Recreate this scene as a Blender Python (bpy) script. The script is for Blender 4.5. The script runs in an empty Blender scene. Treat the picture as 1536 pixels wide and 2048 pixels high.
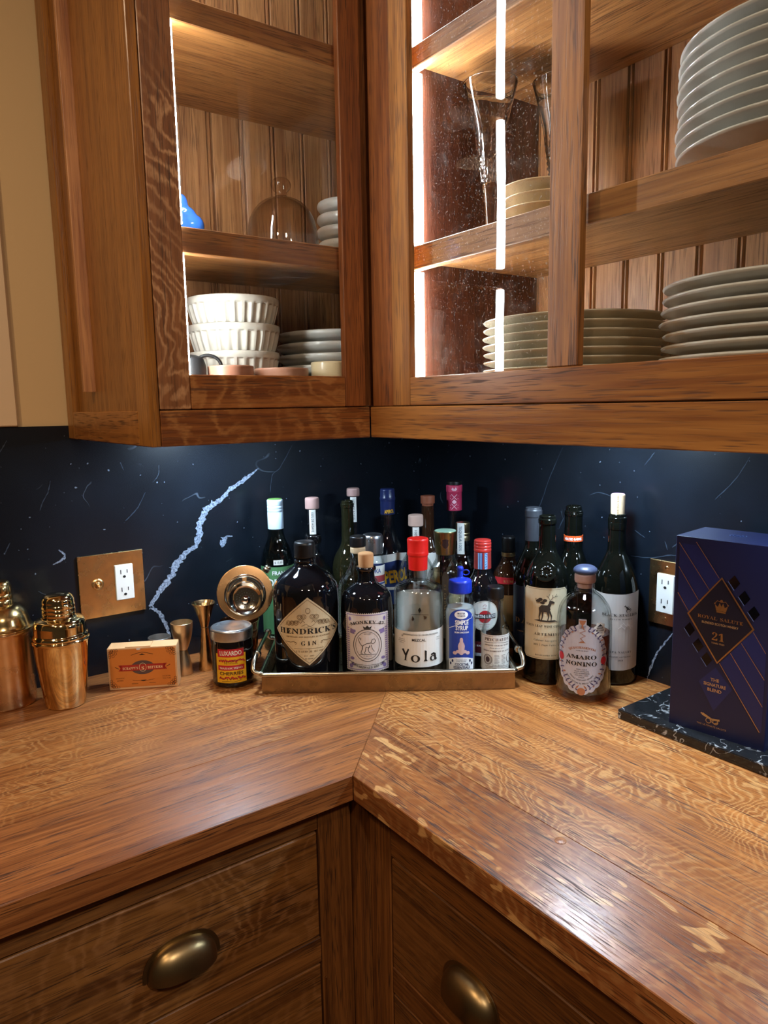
import bpy, bmesh, math, random
from mathutils import Vector, Matrix
from mathutils.geometry import tessellate_polygon
PI = math.pi
random.seed(7)
SC = bpy.context.scene
COL = SC.collection

# ------------------------------------------------------------------ camera
CAM = Vector((1.4475, -1.1597, 0.5167))          # z = 0 is the top of the counter
cd = bpy.data.cameras.new('camera'); cam = bpy.data.objects.new('camera', cd); COL.objects.link(cam)
cd.sensor_fit = 'VERTICAL'; cd.sensor_height = 36.0; cd.lens = 36.0 * 1445.66 / 2048.0
cd.clip_start = 0.02
_r = Vector((0.58679293, 0.80955545, -0.01714719)); _u = Vector((-0.10731832, 0.09874247, 0.98930921)); _f = Vector((-0.80259382, 0.57867944, -0.14482151))
M = Matrix((( _r.x, _u.x, -_f.x, CAM.x), (_r.y, _u.y, -_f.y, CAM.y), (_r.z, _u.z, -_f.z, CAM.z), (0, 0, 0, 1)))
cam.matrix_world = M
SC.camera = cam

# ------------------------------------------------------------------ light and exposure
SC.view_settings.view_transform = 'Standard'; SC.view_settings.look = 'None'
SC.view_settings.gamma = 1.0; SC.view_settings.use_curve_mapping = False
SC.view_settings.exposure = 0.12
CY = SC.cycles
CY.max_bounces = 7; CY.diffuse_bounces = 3; CY.glossy_bounces = 3; CY.transmission_bounces = 6; CY.transparent_max_bounces = 12
CY.caustics_reflective = False; CY.caustics_refractive = False
CY.sample_clamp_indirect = 6.0
CY.use_adaptive_sampling = True; CY.adaptive_threshold = 0.04
w = bpy.data.worlds.new('world'); SC.world = w; w.use_nodes = True
w.node_tree.nodes['Background'].inputs[0].default_value = (1.0, 0.72, 0.48, 1)
w.node_tree.nodes['Background'].inputs[1].default_value = 0.032
CABINET_LED = 85.0        # emission of the strips in the wall cabinets
UNDER_LED = 480.0         # emission of the lamps under the wall cabinets
LED_COLOR = (0.86, 0.95, 1.0, 1)
def area(name, loc, size, power, color, target):
    l = bpy.data.lights.new(name, 'AREA'); l.shape = 'DISK'; l.size = size; l.energy = power; l.color = color
    o = bpy.data.objects.new(name, l); COL.objects.link(o); o.location = loc
    o.rotation_euler = (Vector(target) - Vector(loc)).to_track_quat('-Z', 'Y').to_euler()
    return o
# recessed ceiling lamps of the room, behind and beside the camera
area('ceiling_lamp_room', (1.75, -1.9, 1.48), 0.12, 7.0, (1.0, 0.74, 0.48), (1.4, -1.6, -0.9))
area('ceiling_lamp_counter', (0.85, -1.75, 1.48), 0.12, 10.0, (1.0, 0.74, 0.48), (0.7, -1.5, -0.9))
area('ceiling_lamp_door', (2.3, -1.15, 1.48), 0.16, 13.0, (1.0, 0.86, 0.72), (1.6, -1.0, -0.6))

# ------------------------------------------------------------------ helpers
def ss(c):   # sRGB hex -> linear
    c = c.lstrip('#'); v = [int(c[i:i + 2], 16) / 255 for i in (0, 2, 4)]
    return tuple((x / 12.92 if x <= 0.04045 else ((x + 0.055) / 1.055) ** 2.4) for x in v) + (1.0,)
MATS = {}
def pm(name, color=(.5, .5, .5, 1), rough=.5, metal=0., spec=.5, trans=0., ior=1.5, coat=0., emit=None, es=0., alpha=None):
    if name in MATS: return MATS[name]
    m = bpy.data.materials.new(name); m.use_nodes = True; b = m.node_tree.nodes['Principled BSDF']
    b.inputs['Base Color'].default_value = color; b.inputs['Roughness'].default_value = rough
    b.inputs['Metallic'].default_value = metal; b.inputs['Specular IOR Level'].default_value = spec
    b.inputs['Transmission Weight'].default_value = trans; b.inputs['IOR'].default_value = ior
    b.inputs['Coat Weight'].default_value = coat; b.inputs['Coat Roughness'].default_value = .05
    if emit: b.inputs['Emission Color'].default_value = emit; b.inputs['Emission Strength'].default_value = es
    MATS[name] = m
    return m
class NT:
    def __init__(s, m): s.t = m.node_tree; s.n = s.t.nodes
    def new(s, kind, **kw):
        n = s.n.new(kind)
        for k, v in kw.items():
            if k.startswith('i_'): n.inputs[k[2:].replace('_', ' ')].default_value = v
            else: setattr(n, k, v)
        return n
    def ln(s, a, b): s.t.links.new(a, b)
    def math(s, op, a, b=None, clamp=False):
        n = s.n.new('ShaderNodeMath'); n.operation = op; n.use_clamp = clamp
        for i, x in enumerate((a, b)):
            if x is None: continue
            if isinstance(x, (int, float)): n.inputs[i].default_value = x
            else: s.ln(x, n.inputs[i])
        return n.outputs[0]
    def ramp(s, fac, stops, interp='LINEAR'):
        n = s.n.new('ShaderNodeValToRGB'); n.color_ramp.interpolation = interp
        e = n.color_ramp.elements
        while len(e) < len(stops): e.new(0.5)
        for k, (p, c) in zip(e, stops):
            k.position = p; k.color = c if isinstance(c, tuple) else (c, c, c, 1)
        s.ln(fac, n.inputs[0]); return n.outputs[0]
    def mix(s, fac, a, b, blend='MIX'):
        n = s.n.new('ShaderNodeMix'); n.data_type = 'RGBA'; n.blend_type = blend
        for i, x in ((0, fac), (6, a), (7, b)):
            if isinstance(x, (int, float, tuple)): n.inputs[i].default_value = x
            else: s.ln(x, n.inputs[i])
        return n.outputs[2]
    def scaled(s, vec, sc):
        n = s.n.new('ShaderNodeVectorMath'); n.operation = 'MULTIPLY'; s.ln(vec, n.inputs[0]); n.inputs[1].default_value = sc
        return n.outputs[0]
    def noise(s, vec, scale=1., detail=3., rough=.5, dist=0.):
        n = s.n.new('ShaderNodeTexNoise'); s.ln(vec, n.inputs['Vector'])
        n.inputs['Scale'].default_value = scale; n.inputs['Detail'].default_value = detail
        n.inputs['Roughness'].default_value = rough; n.inputs['Distortion'].default_value = dist
        return n.outputs[0]

def oak(name, axis, light='#b07a44', dark='#6e3d1c', pale='#c79257', ripple=.0, fleck=.0, rough=.36, pore=1.0, period=.013, coarse=1.0, bump=.12, slant=0.):
    """quarter-sawn oak, grain along axis"""
    if name in MATS: return MATS[name]
    m = pm(name, rough=rough); t = NT(m); b = t.n['Principled BSDF']
    tc = t.new('ShaderNodeTexCoord'); oi = t.new('ShaderNodeObjectInfo')
    off = t.new('ShaderNodeVectorMath', operation='SCALE'); off.inputs[0].default_value = (3.1, 7.7, 5.3); t.ln(oi.outputs['Random'], off.inputs['Scale'])
    add = t.new('ShaderNodeVectorMath', operation='ADD'); t.ln(tc.outputs['Object'], add.inputs[0]); t.ln(off.outputs[0], add.inputs[1])
    sx = t.new('ShaderNodeSeparateXYZ'); t.ln(add.outputs[0], sx.inputs[0])
    cx = t.new('ShaderNodeCombineXYZ')
    order = {'x': 'XYZ', 'y': 'YXZ', 'z': 'ZXY'}[axis]
    for i, c in enumerate(order): t.ln(sx.outputs[c], cx.inputs[i])
    v = cx.outputs[0]
    k = 1 / coarse
    tone = t.noise(t.scaled(v, (2.2 * k, 38 * k, 38 * k)), 1, 1.5, .6)
    fine = t.noise(t.scaled(v, (7 * k, 210 * k, 210 * k)), 1, 1, .6)
    tone = t.math('ADD', t.math('MULTIPLY', tone, .5), t.math('MULTIPLY', fine, .5))
    col = t.mix(t.ramp(tone, [(.36, 0.), (.62, 1.)]), ss(dark), ss(light))
    # rays: rippling pale flecks across the grain
    if ripple > .13:
        # contour lines of a slow noise field, squeezed along the grain: they wander, close and fork like medullary rays
        fld = t.noise(t.scaled(v, (5.0, 6.5, 6.5)), 1, 3., .52, .35)
        grit = t.noise(t.scaled(v, (90, 230, 230)), 1, 1.5, .6)
        ph = t.math('ADD', t.math('MULTIPLY', fld, .21 / period), t.math('MULTIPLY', grit, .7))
        sxx = t.new('ShaderNodeSeparateXYZ'); t.ln(v, sxx.inputs[0])
        ph = t.math('ADD', ph, t.math('MULTIPLY', sxx.outputs[0], .40 / period))
        if slant: ph = t.math('ADD', ph, t.math('MULTIPLY', t.math('ADD', sxx.outputs[1], sxx.outputs[2]), slant * .55 / period))
        tri = t.math('ABSOLUTE', t.math('SUBTRACT', t.math('FRACT', ph), .5))
        line = t.ramp(tri, [(.22, 0.), (.46, 1.)])
        msk = t.ramp(t.noise(t.scaled(v, (6, 9, 9)), 1, 1, .5), [(.34, .08), (.56, 1.)])
        col = t.mix(t.math('MULTIPLY', t.math('MULTIPLY', line, msk), ripple), col, ss(pale))
    if fleck > 0:
        fl = t.noise(t.scaled(v, (24 * k, 60 * k, 60 * k)), 1, 1.6, .5, .5)
        fm = t.ramp(fl, [(.60, 0.), (.65, 1.)])
        fz = t.ramp(t.noise(t.scaled(v, (4, 8, 8)), 1, 1, .5), [(.4, .25), (.6, 1.)])
        col = t.mix(t.math('MULTIPLY', t.math('MULTIPLY', fm, fz), fleck), col, ss(pale))
    # open pores: short dark dashes along the grain
    po = t.noise(t.scaled(v, (26 * k, 620 * k, 620 * k)), 1, 1.2, .55)
    pf = t.ramp(po, [(.53, 0.), (.66, 1.)])
    pz = t.ramp(t.noise(t.scaled(v, (3, 60 * k, 60 * k)), 1, 0.), [(.35, .35), (.65, 1.)])
    pf2 = t.math('MULTIPLY', t.math('MULTIPLY', pf, pz), .85 * pore)
    col = t.mix(pf2, col, tuple(x * .30 for x in ss(dark)[:3]) + (1,))
    t.ln(col, b.inputs['Base Color'])
    bp = t.new('ShaderNodeBump', invert=True); bp.inputs['Strength'].default_value = bump; bp.inputs['Distance'].default_value = .0008
    t.ln(pf, bp.inputs['Height']); t.ln(bp.outputs[0], b.inputs['Normal'])
    rr = t.math('ADD', t.math('MULTIPLY', pf2, .25), rough); t.ln(rr, b.inputs['Roughness'])
    return m

def marble(name, base='#0c0f14', vein='#8f9aa8', scale=1., amount=1., rough=.22, wd=.0022, lo=.58):
    if name in MATS: return MATS[name]
    m = pm(name, rough=rough); t = NT(m); b = t.n['Principled BSDF']
    tc = t.new('ShaderNodeTexCoord'); v = tc.outputs['Object']
    cloud = t.noise(v, 9 * scale, 4, .6)
    col = t.mix(t.ramp(cloud, [(.3, 0.), (.75, 1.)]), ss(base), tuple(x * 1.9 for x in ss(base)[:3]) + (1,))
    n1 = t.noise(v, 3.2 * scale, 3, .55, .5)
    ridge = t.math('ABSOLUTE', t.math('SUBTRACT', n1, .5))
    ln_ = t.ramp(ridge, [(.0, 1.), (wd, 0.)])
    msk = t.ramp(t.noise(v, 9 * scale, 2, .5), [(lo, 0.), (lo + .14, 1.)])
    f1 = t.math('MULTIPLY', t.math('MULTIPLY', ln_, msk), .35 * amount)
    col = t.mix(f1, col, ss(vein))
    sp = t.ramp(t.noise(v, 130 * scale, 1, .4), [(.76, 0.), (.80, 1.)])
    col = t.mix(t.math('MULTIPLY', sp, .5 * amount), col, ss(vein))
    t.ln(col, b.inputs['Base Color'])
    return m

def metal(name, color, rough=.2, brushed=0., axis=(0, 0, 1)):
    if name in MATS: return MATS[name]
    m = pm(name, color, rough, 1.0); t = NT(m); b = t.n['Principled BSDF']
    tc = t.new('ShaderNodeTexCoord'); n = t.noise(tc.outputs['Object'], 35, 4, .6)
    t.ln(t.math('ADD', t.math('MULTIPLY', n, rough * .7), rough * .65), b.inputs['Roughness'])
    t.ln(t.mix(t.ramp(n, [(.35, 0.), (.7, 1.)]), color, tuple(x * .72 for x in color[:3]) + (1,)), b.inputs['Base Color'])
    return m

def pane_glass(name, dust=.0, wave=.25, wave_scale=7.):
    """old wavy sheet glass: clear sheet with a surface reflection, plus smudges and dust lying on it"""
    if name in MATS: return MATS[name]
    m = bpy.data.materials.new(name); m.use_nodes = True; t = NT(m); t.n.clear(); MATS[name] = m
    out = t.new('ShaderNodeOutputMaterial'); tr = t.new('ShaderNodeBsdfTransparent'); gl = t.new('ShaderNodeBsdfGlossy')
    tr.inputs[0].default_value = (.97, .975, .97, 1); gl.inputs['Roughness'].default_value = .015
    tc = t.new('ShaderNodeTexCoord'); v = tc.outputs['Object']
    n = t.noise(v, wave_scale, 1.5, .5); bp = t.new('ShaderNodeBump'); bp.inputs['Strength'].default_value = wave; bp.inputs['Distance'].default_value = .004
    t.ln(n, bp.inputs['Height']); t.ln(bp.outputs[0], gl.inputs['Normal'])
    ge = t.new('ShaderNodeNewGeometry'); dt = t.new('ShaderNodeVectorMath', operation='DOT_PRODUCT'); t.ln(ge.outputs['Incoming'], dt.inputs[0]); t.ln(ge.outputs['Normal'], dt.inputs[1])
    sch = t.math('ADD', t.math('MULTIPLY', t.math('POWER', t.math('SUBTRACT', 1., t.math('ABSOLUTE', dt.outputs['Value']), True), 5.), .955), .045)
    mx = t.new('ShaderNodeMixShader'); t.ln(sch, mx.inputs[0]); t.ln(tr.outputs[0], mx.inputs[1]); t.ln(gl.outputs[0], mx.inputs[2])
    last = mx.outputs[0]
    if dust > 0:
        df = t.new('ShaderNodeBsdfDiffuse'); df.inputs[0].default_value = (.85, .87, .9, 1)
        streak = t.ramp(t.noise(t.scaled(v, (60, 60, 9)), 1, 4, .7), [(.5, 0.), (.8, 1.)])
        smear = t.ramp(t.noise(v, 13, 3, .6, 2.), [(.54, 0.), (.72, 1.)])
        spot = t.ramp(t.noise(v, 420, 1, .3), [(.70, 0.), (.74, 1.)])
        tot = t.math('ADD', t.math('MULTIPLY', t.math('ADD', t.math('MULTIPLY', streak, smear), t.math('MULTIPLY', smear, .25)), dust), t.math('MULTIPLY', spot, dust * 2.4))
        m2 = t.new('ShaderNodeMixShader'); t.ln(t.math('MINIMUM', tot, .6), m2.inputs[0]); t.ln(last, m2.inputs[1]); t.ln(df.outputs[0], m2.inputs[2]); last = m2.outputs[0]
    t.ln(last, out.inputs[0])
    return m

def clear_glass(name, tint=(.985, .99, .988, 1), edge=(.80, .86, .84, 1), rough=.0, body=0.):
    """thin-walled clear glass: light passes straight through, both faces reflect, edges look denser"""
    if name in MATS: return MATS[name]
    m = bpy.data.materials.new(name); m.use_nodes = True; t = NT(m); t.n.clear(); MATS[name] = m
    out = t.new('ShaderNodeOutputMaterial'); tr = t.new('ShaderNodeBsdfTransparent'); gl = t.new('ShaderNodeBsdfGlossy'); gl.inputs['Roughness'].default_value = .01 + rough
    ge = t.new('ShaderNodeNewGeometry'); dt = t.new('ShaderNodeVectorMath', operation='DOT_PRODUCT'); t.ln(ge.outputs['Incoming'], dt.inputs[0]); t.ln(ge.outputs['Normal'], dt.inputs[1])
    g = t.math('SUBTRACT', 1., t.math('ABSOLUTE', dt.outputs['Value']), True)
    sch = t.math('ADD', t.math('MULTIPLY', t.math('POWER', g, 4.), .93), .055)
    t.ln(t.mix(t.math('POWER', g, 3.), tint, edge), tr.inputs[0])
    mx = t.new('ShaderNodeMixShader'); t.ln(sch, mx.inputs[0]); t.ln(tr.outputs[0], mx.inputs[1]); t.ln(gl.outputs[0], mx.inputs[2])
    t.ln(mx.outputs[0], out.inputs[0]); return m

# ---- objects
def tag(o, label=None, cat=None, group=None, kind=None):
    if label: o['label'] = label
    if cat: o['category'] = cat
    if group: o['group'] = group
    if kind: o['kind'] = kind
    return o
def thing(name, label, cat, loc=(0, 0, 0), rz=0., group=None, kind=None):
    o = bpy.data.objects.new(name, None); COL.objects.link(o); o.empty_display_size = .02
    o.location = loc; o.rotation_euler = (0, 0, rz)
    return tag(o, label, cat, group, kind)
def link(name, me, mat, parent=None, label=None):
    o = bpy.data.objects.new(name, me); COL.objects.link(o)
    if mat is not None: me.materials.append(mat)
    if parent is not None: o.parent = parent
    if label: o['label'] = label
    return o
def raw(name, verts, faces, mat, parent=None, smooth=None, label=None):
    me = bpy.data.meshes.new(name); me.from_pydata([tuple(v) for v in verts], [], faces); me.validate(); me.update()
    if smooth is not None:
        me.polygons.foreach_set('use_smooth', [True] * len(me.polygons)); me.set_sharp_from_angle(angle=math.radians(smooth))
    return link(name, me, mat, parent, label)
def from_bm(name, bm, mat, parent=None, smooth=None, label=None):
    bmesh.ops.recalc_face_normals(bm, faces=bm.faces)
    me = bpy.data.meshes.new(name); bm.to_mesh(me); bm.free()
    if smooth is not None:
        me.polygons.foreach_set('use_smooth', [True] * len(me.polygons)); me.set_sharp_from_angle(angle=math.radians(smooth))
    return link(name, me, mat, parent, label)
def bm_box(bm, lo, hi):
    r = bmesh.ops.create_cube(bm, size=1.0)
    for v in r['verts']:
        v.co = Vector([(lo[i] + hi[i]) / 2 + v.co[i] * (hi[i] - lo[i]) for i in range(3)])
    return r['verts']
def box(name, lo, hi, mat, parent=None, bevel=.0012, label=None, seg=1):
    bm = bmesh.new(); lo, hi = [min(a, b) for a, b in zip(lo, hi)], [max(a, b) for a, b in zip(lo, hi)]
    bm_box(bm, lo, hi)
    if bevel: bmesh.ops.bevel(bm, geom=list(bm.edges), offset=min(bevel, .45 * min(b - a for a, b in zip(lo, hi))), segments=seg, affect='EDGES', profile=.6)
    return from_bm(name, bm, mat, parent, None if seg == 1 else 40, label)
def prism(name, pts, z0, z1, mat, parent=None, bevel=0., label=None):
    bm = bmesh.new(); a = [bm.verts.new((x, y, z0)) for x, y in pts]; b = [bm.verts.new((x, y, z1)) for x, y in pts]
    n = len(pts); bm.faces.new(a[::-1]); bm.faces.new(b)
    for i in range(n): bm.faces.new((a[i], a[(i + 1) % n], b[(i + 1) % n], b[i]))
    if bevel: bmesh.ops.bevel(bm, geom=list(bm.edges), offset=bevel, segments=1, affect='EDGES')
    return from_bm(name, bm, mat, parent, None, label)
def fil(pts, n=4):
    """profile points (r, z[, fillet]) -> profile with rounded corners"""
    out = []
    for i, p in enumerate(pts):
        if len(p) > 2 and p[2] > 0 and 0 < i < len(pts) - 1:
            P = Vector(p[:2]); A = Vector(pts[i - 1][:2]); B = Vector(pts[i + 1][:2])
            da = (A - P); db = (B - P); f = min(p[2], da.length * .49, db.length * .49)
            a = P + da.normalized() * f; b = P + db.normalized() * f
            for k in range(n + 1):
                s = k / n; out.append(tuple((1 - s) ** 2 * a + 2 * s * (1 - s) * P + s * s * b))
        else: out.append(tuple(p[:2]))
    return out
def lathe_mesh(prof, seg=48, wob=None):
    verts = []; faces = []; rings = []
    for r, z in prof:
        if r < 1e-5: rings.append([len(verts)]); verts.append((0, 0, z))
        else:
            k = len(verts); rings.append(list(range(k, k + seg)))
            for i in range(seg):
                a = 2 * PI * i / seg; rr = r + (wob(a, z, r) if wob else 0)
                verts.append((rr * math.cos(a), rr * math.sin(a), z))
    for A, B in zip(rings, rings[1:]):
        for i in range(seg):
            j = (i + 1) % seg
            if len(A) == 1 and len(B) == 1: continue
            if len(A) == 1: faces.append((A[0], B[i], B[j]))
            elif len(B) == 1: faces.append((A[i], A[j], B[0]))
            else: faces.append((A[i], A[j], B[j], B[i]))
    return verts, faces
def lathe(name, pts, mat, parent=None, seg=48, smooth=38, label=None, wob=None, flip=False):
    v, f = lathe_mesh(fil(pts), seg, wob)
    bm = bmesh.new(); vs = [bm.verts.new(p) for p in v]
    for q in f: bm.faces.new([vs[i] for i in q])
    return from_bm(name, bm, mat, parent, smooth, label)
def hollow(prof, t, floor=.004):
    """outer profile (bottom centre -> lip) -> closed shell profile with an inner wall"""
    o = fil(prof); inner = []
    n = len(o)
    for i, (r, z) in enumerate(o):
        if r < 1e-5: continue
        a = Vector(o[max(i - 1, 0)]); b = Vector(o[min(i + 1, n - 1)]); d = (b - a)
        if d.length < 1e-9: continue
        d.normalize(); nr = Vector((-d.y, d.x))
        q = Vector((r, z)) + nr * t
        if z < floor and q.y < floor: q.y = floor
        if q.x < .0008: continue
        inner.append((q.x, max(q.y, floor)))
    inner = [q for i, q in enumerate(inner) if i == 0 or (Vector(q) - Vector(inner[i - 1])).length > 1e-5]
    inner[-1] = (inner[-1][0], o[-1][1])
    return o + inner[::-1] + [(0, inner[0][1])], inner
def tube(name, pts, rad, mat, parent=None, seg=10, closed=False, label=None, taper=None):
    P = [Vector(p) for p in pts]; n = len(P); verts = []; faces = []
    up = Vector((0, 0, 1)); prev = None
    for i, p in enumerate(P):
        if closed: d = (P[(i + 1) % n] - P[i - 1])
        else: d = P[min(i + 1, n - 1)] - P[max(i - 1, 0)]
        d.normalize()
        if prev is None: x = d.orthogonal().normalized()
        else: x = (prev - d * prev.dot(d)).normalized()
        prev = x; y = d.cross(x); r = rad if taper is None else rad * taper(i / (n - 1))
        for k in range(seg):
            a = 2 * PI * k / seg; verts.append(p + (x * math.cos(a) + y * math.sin(a)) * r)
    m = n if closed else n - 1
    for i in range(m):
        j = (i + 1) % n
        for k in range(seg):
            l = (k + 1) % seg; faces.append((i * seg + k, i * seg + l, j * seg + l, j * seg + k))
    if not closed: faces.append(tuple(range(seg))[::-1]); faces.append(tuple((n - 1) * seg + k for k in range(seg)))
    return raw(name, verts, faces, mat, parent, 50, label)
def smooth_path(pts, n=6):
    P = [Vector(p) for p in pts]; out = []
    for i in range(len(P) - 1):
        a, b, c, d = P[max(i - 1, 0)], P[i], P[i + 1], P[min(i + 2, len(P) - 1)]
        for k in range(n):
            t = k / n
            out.append(.5 * ((2 * b) + (c - a) * t + (2 * a - 5 * b + 4 * c - d) * t * t + (3 * b - a - 3 * c + d) * t ** 3))
    out.append(P[-1]); return out

# ---- flat print: 2-D shapes bent on to a label
def tess(loops):
    V = [[Vector((x, y, 0)) for x, y in l] for l in loops]
    tri = tessellate_polygon(V); flat = [(p.x, p.y) for l in V for p in l]
    return flat, [tuple(t) for t in tri]
class Geo(tuple): pass
def merge(*gs):
    V = []; F = []
    for v, f in gs:
        k = len(V); V += list(v); F += [tuple(i + k for i in q) for q in f]
    g = Geo((V, F)); g.parts = gs
    return g
def mv(g, du=0, dv=0, s=1., rot=0., sx=None):
    c, n = math.cos(rot), math.sin(rot); sx = s if sx is None else sx
    return [(c * x * sx - n * y * s + du, n * x * sx + c * y * s + dv) for x, y in g[0]], g[1]
def rect(u0, v0, u1, v1): return [(u0, v0), (u1, v0), (u1, v1), (u0, v1)], [(0, 1, 2, 3)]
def ell(cu, cv, ru, rv, n=28, a0=0.): return [(cu + ru * math.cos(2 * PI * i / n + a0), cv + rv * math.sin(2 * PI * i / n + a0)) for i in range(n)]
def disc(cu, cv, ru, rv=None, n=28): return ell(cu, cv, ru, rv or ru, n), [tuple(range(n))]
def ring(cu, cv, ru, rv, w, n=40):
    a = ell(cu, cv, ru, rv, n); b = ell(cu, cv, ru - w, rv - w, n)
    return a + b, [(i, (i + 1) % n, n + (i + 1) % n, n + i) for i in range(n)]
def poly(pts): return tess([pts])
def stroke(pts, w, closed=False, taper=False):
    P = [Vector(p) for p in pts]; n = len(P); V = []; F = []
    for i, p in enumerate(P):
        d = (P[(i + 1) % n] - P[i - 1]) if closed else (P[min(i + 1, n - 1)] - P[max(i - 1, 0)])
        if d.length < 1e-9: d = Vector((1, 0))
        d.normalize(); q = Vector((-d.y, d.x)) * (w[i] if isinstance(w, (list, tuple)) else w) * .5
        if taper: q *= math.sin(PI * (i + .35) / (n - .3)) ** .7
        V += [tuple(p + q), tuple(p - q)]
    for i in range(n if closed else n - 1):
        j = (i + 1) % n; F.append((2 * i, 2 * i + 1, 2 * j + 1, 2 * j))
    return V, F
def frame(u0, v0, u1, v1, w): return merge(rect(u0, v0, u1, v0 + w), rect(u0, v1 - w, u1, v1), rect(u0, v0 + w, u0 + w, v1 - w), rect(u1 - w, v0 + w, u1, v1 - w))
GL = {}
def glyphs():
    for line in GLYPHS.split('\n'):
        if len(line) < 4: continue
        k = line[:2]; parts = line[2:].split(' ')
        de = lambda s, i: (ord(s[i]) - 35) * 80 + ord(s[i + 1]) - 40 - 200
        adv = de(parts[0], 0) / 200; L = []
        for s in parts[1:]:
            q = [de(s, i) / 200 for i in range(0, len(s) - 1, 2)]; L.append(list(zip(q[::2], q[1::2])))
        GL[k] = (adv, tess(L) if L else ([], []))
def text(s, u=0., v=0., h=.01, font='s', width=None, space=0., align='c', rot=0., arch=None, bold=0.):
    """lettering: cap height h, centred at u, baseline v; font s serif, i italic serif, n sans"""
    V = []; F = []
    if font in 'si':
        x = 0.
        for c in s:
            g = GL.get(font + c) or GL.get('s' + c.upper()) if c != ' ' else None
            if g is None: x += .28 + space; continue
            sc = 1. if (font + c) in GL or not c.islower() else .8
            k = len(V); V += [(x + a * sc, b * sc) for a, b in g[1][0]]; F += [tuple(i + k for i in q) for q in g[1][1]]; x += g[0] * sc + space
        x -= space
        cap = .66
    else:
        cu = bpy.data.curves.new('lettering', 'FONT'); cu.body = s; cu.resolution_u = 2; cu.space_character = 1 + space; cu.offset = bold
        o = bpy.data.objects.new('lettering', cu); COL.objects.link(o); bpy.context.view_layer.update()
        me = bpy.data.meshes.new_from_object(o.evaluated_get(bpy.context.evaluated_depsgraph_get()))
        V = [(q.co.x, q.co.y) for q in me.vertices]; F = [tuple(q.vertices) for q in me.polygons]
        bpy.data.objects.remove(o); bpy.data.curves.remove(cu); bpy.data.meshes.remove(me)
        x = max([q[0] for q in V] or [1]); cap = .70
    k = h / cap; kx = k if width is None else width / max(x, 1e-6)
    sh = {'c': -.5, 'l': 0., 'r': -1.}[align] * x
    V = [((a + sh) * kx, b * k) for a, b in V]
    if arch:   # bend along a circle of radius arch (positive: arch up, negative: smile)
        R = abs(arch)
        if arch > 0: V = [((R + b) * math.sin(a / R), (R + b) * math.cos(a / R) - R) for a, b in V]
        else: V = [((R - b) * math.sin(a / R), R - (R - b) * math.cos(a / R)) for a, b in V]
    return mv((V, F), u, v, 1., rot)
def cyl(r, cut=.006): 
    def f(u, v, o): a = u / r; return ((r + o) * math.sin(a), -(r + o) * math.cos(a), v)
    f.cut = cut; return f
def flat(u, v, o): return (u, -o, v)
flat.cut = 0
def decal(name, geo, mat, parent, surf=flat, off=.0003, label=None):
    """print on a label: every word or panel of it is an object of its own, fine ornament stays together"""
    if name in ('lettering', 'label_print', 'red_seal', 'slot', 'neck_stripe', 'emblem_print') and 1 < len(getattr(geo, 'parts', ())) <= 15:
        return [decal(name, g, mat, parent, surf, off, label) for g in geo.parts][0]
    bm = bmesh.new(); V = [bm.verts.new((x, y, 0)) for x, y in geo[0]]
    for q in geo[1]:
        try: bm.faces.new([V[i] for i in q])
        except ValueError: pass
    if surf.cut and V:
        lo = min(p[0] for p in geo[0]); hi = max(p[0] for p in geo[0]); n = int((hi - lo) / surf.cut)
        for i in range(1, n + 1):
            bmesh.ops.bisect_plane(bm, geom=bm.verts[:] + bm.edges[:] + bm.faces[:], plane_co=(lo + (hi - lo) * i / (n + 1), 0, 0), plane_no=(1, 0, 0), dist=1e-7)
    for q in bm.verts: q.co = Vector(surf(q.co.x, q.co.y, off))
    me = bpy.data.meshes.new(name); bm.to_mesh(me); bm.free()
    return link(name, me, mat, parent, label)
def facing(x, y, turn=0.):
    d = CAM - Vector((x, y, 0)); return math.atan2(d.x, -d.y) + math.radians(turn)
def copy_tree(o, loc, rz=None, parent=None):
    c = o.copy(); COL.objects.link(c)
    if parent is None:
        c.location = loc
        if rz is not None: c.rotation_euler = (0, 0, rz)
    else: c.parent = parent
    for ch in o.children: copy_tree(ch, None, None, c)
    return c
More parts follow.
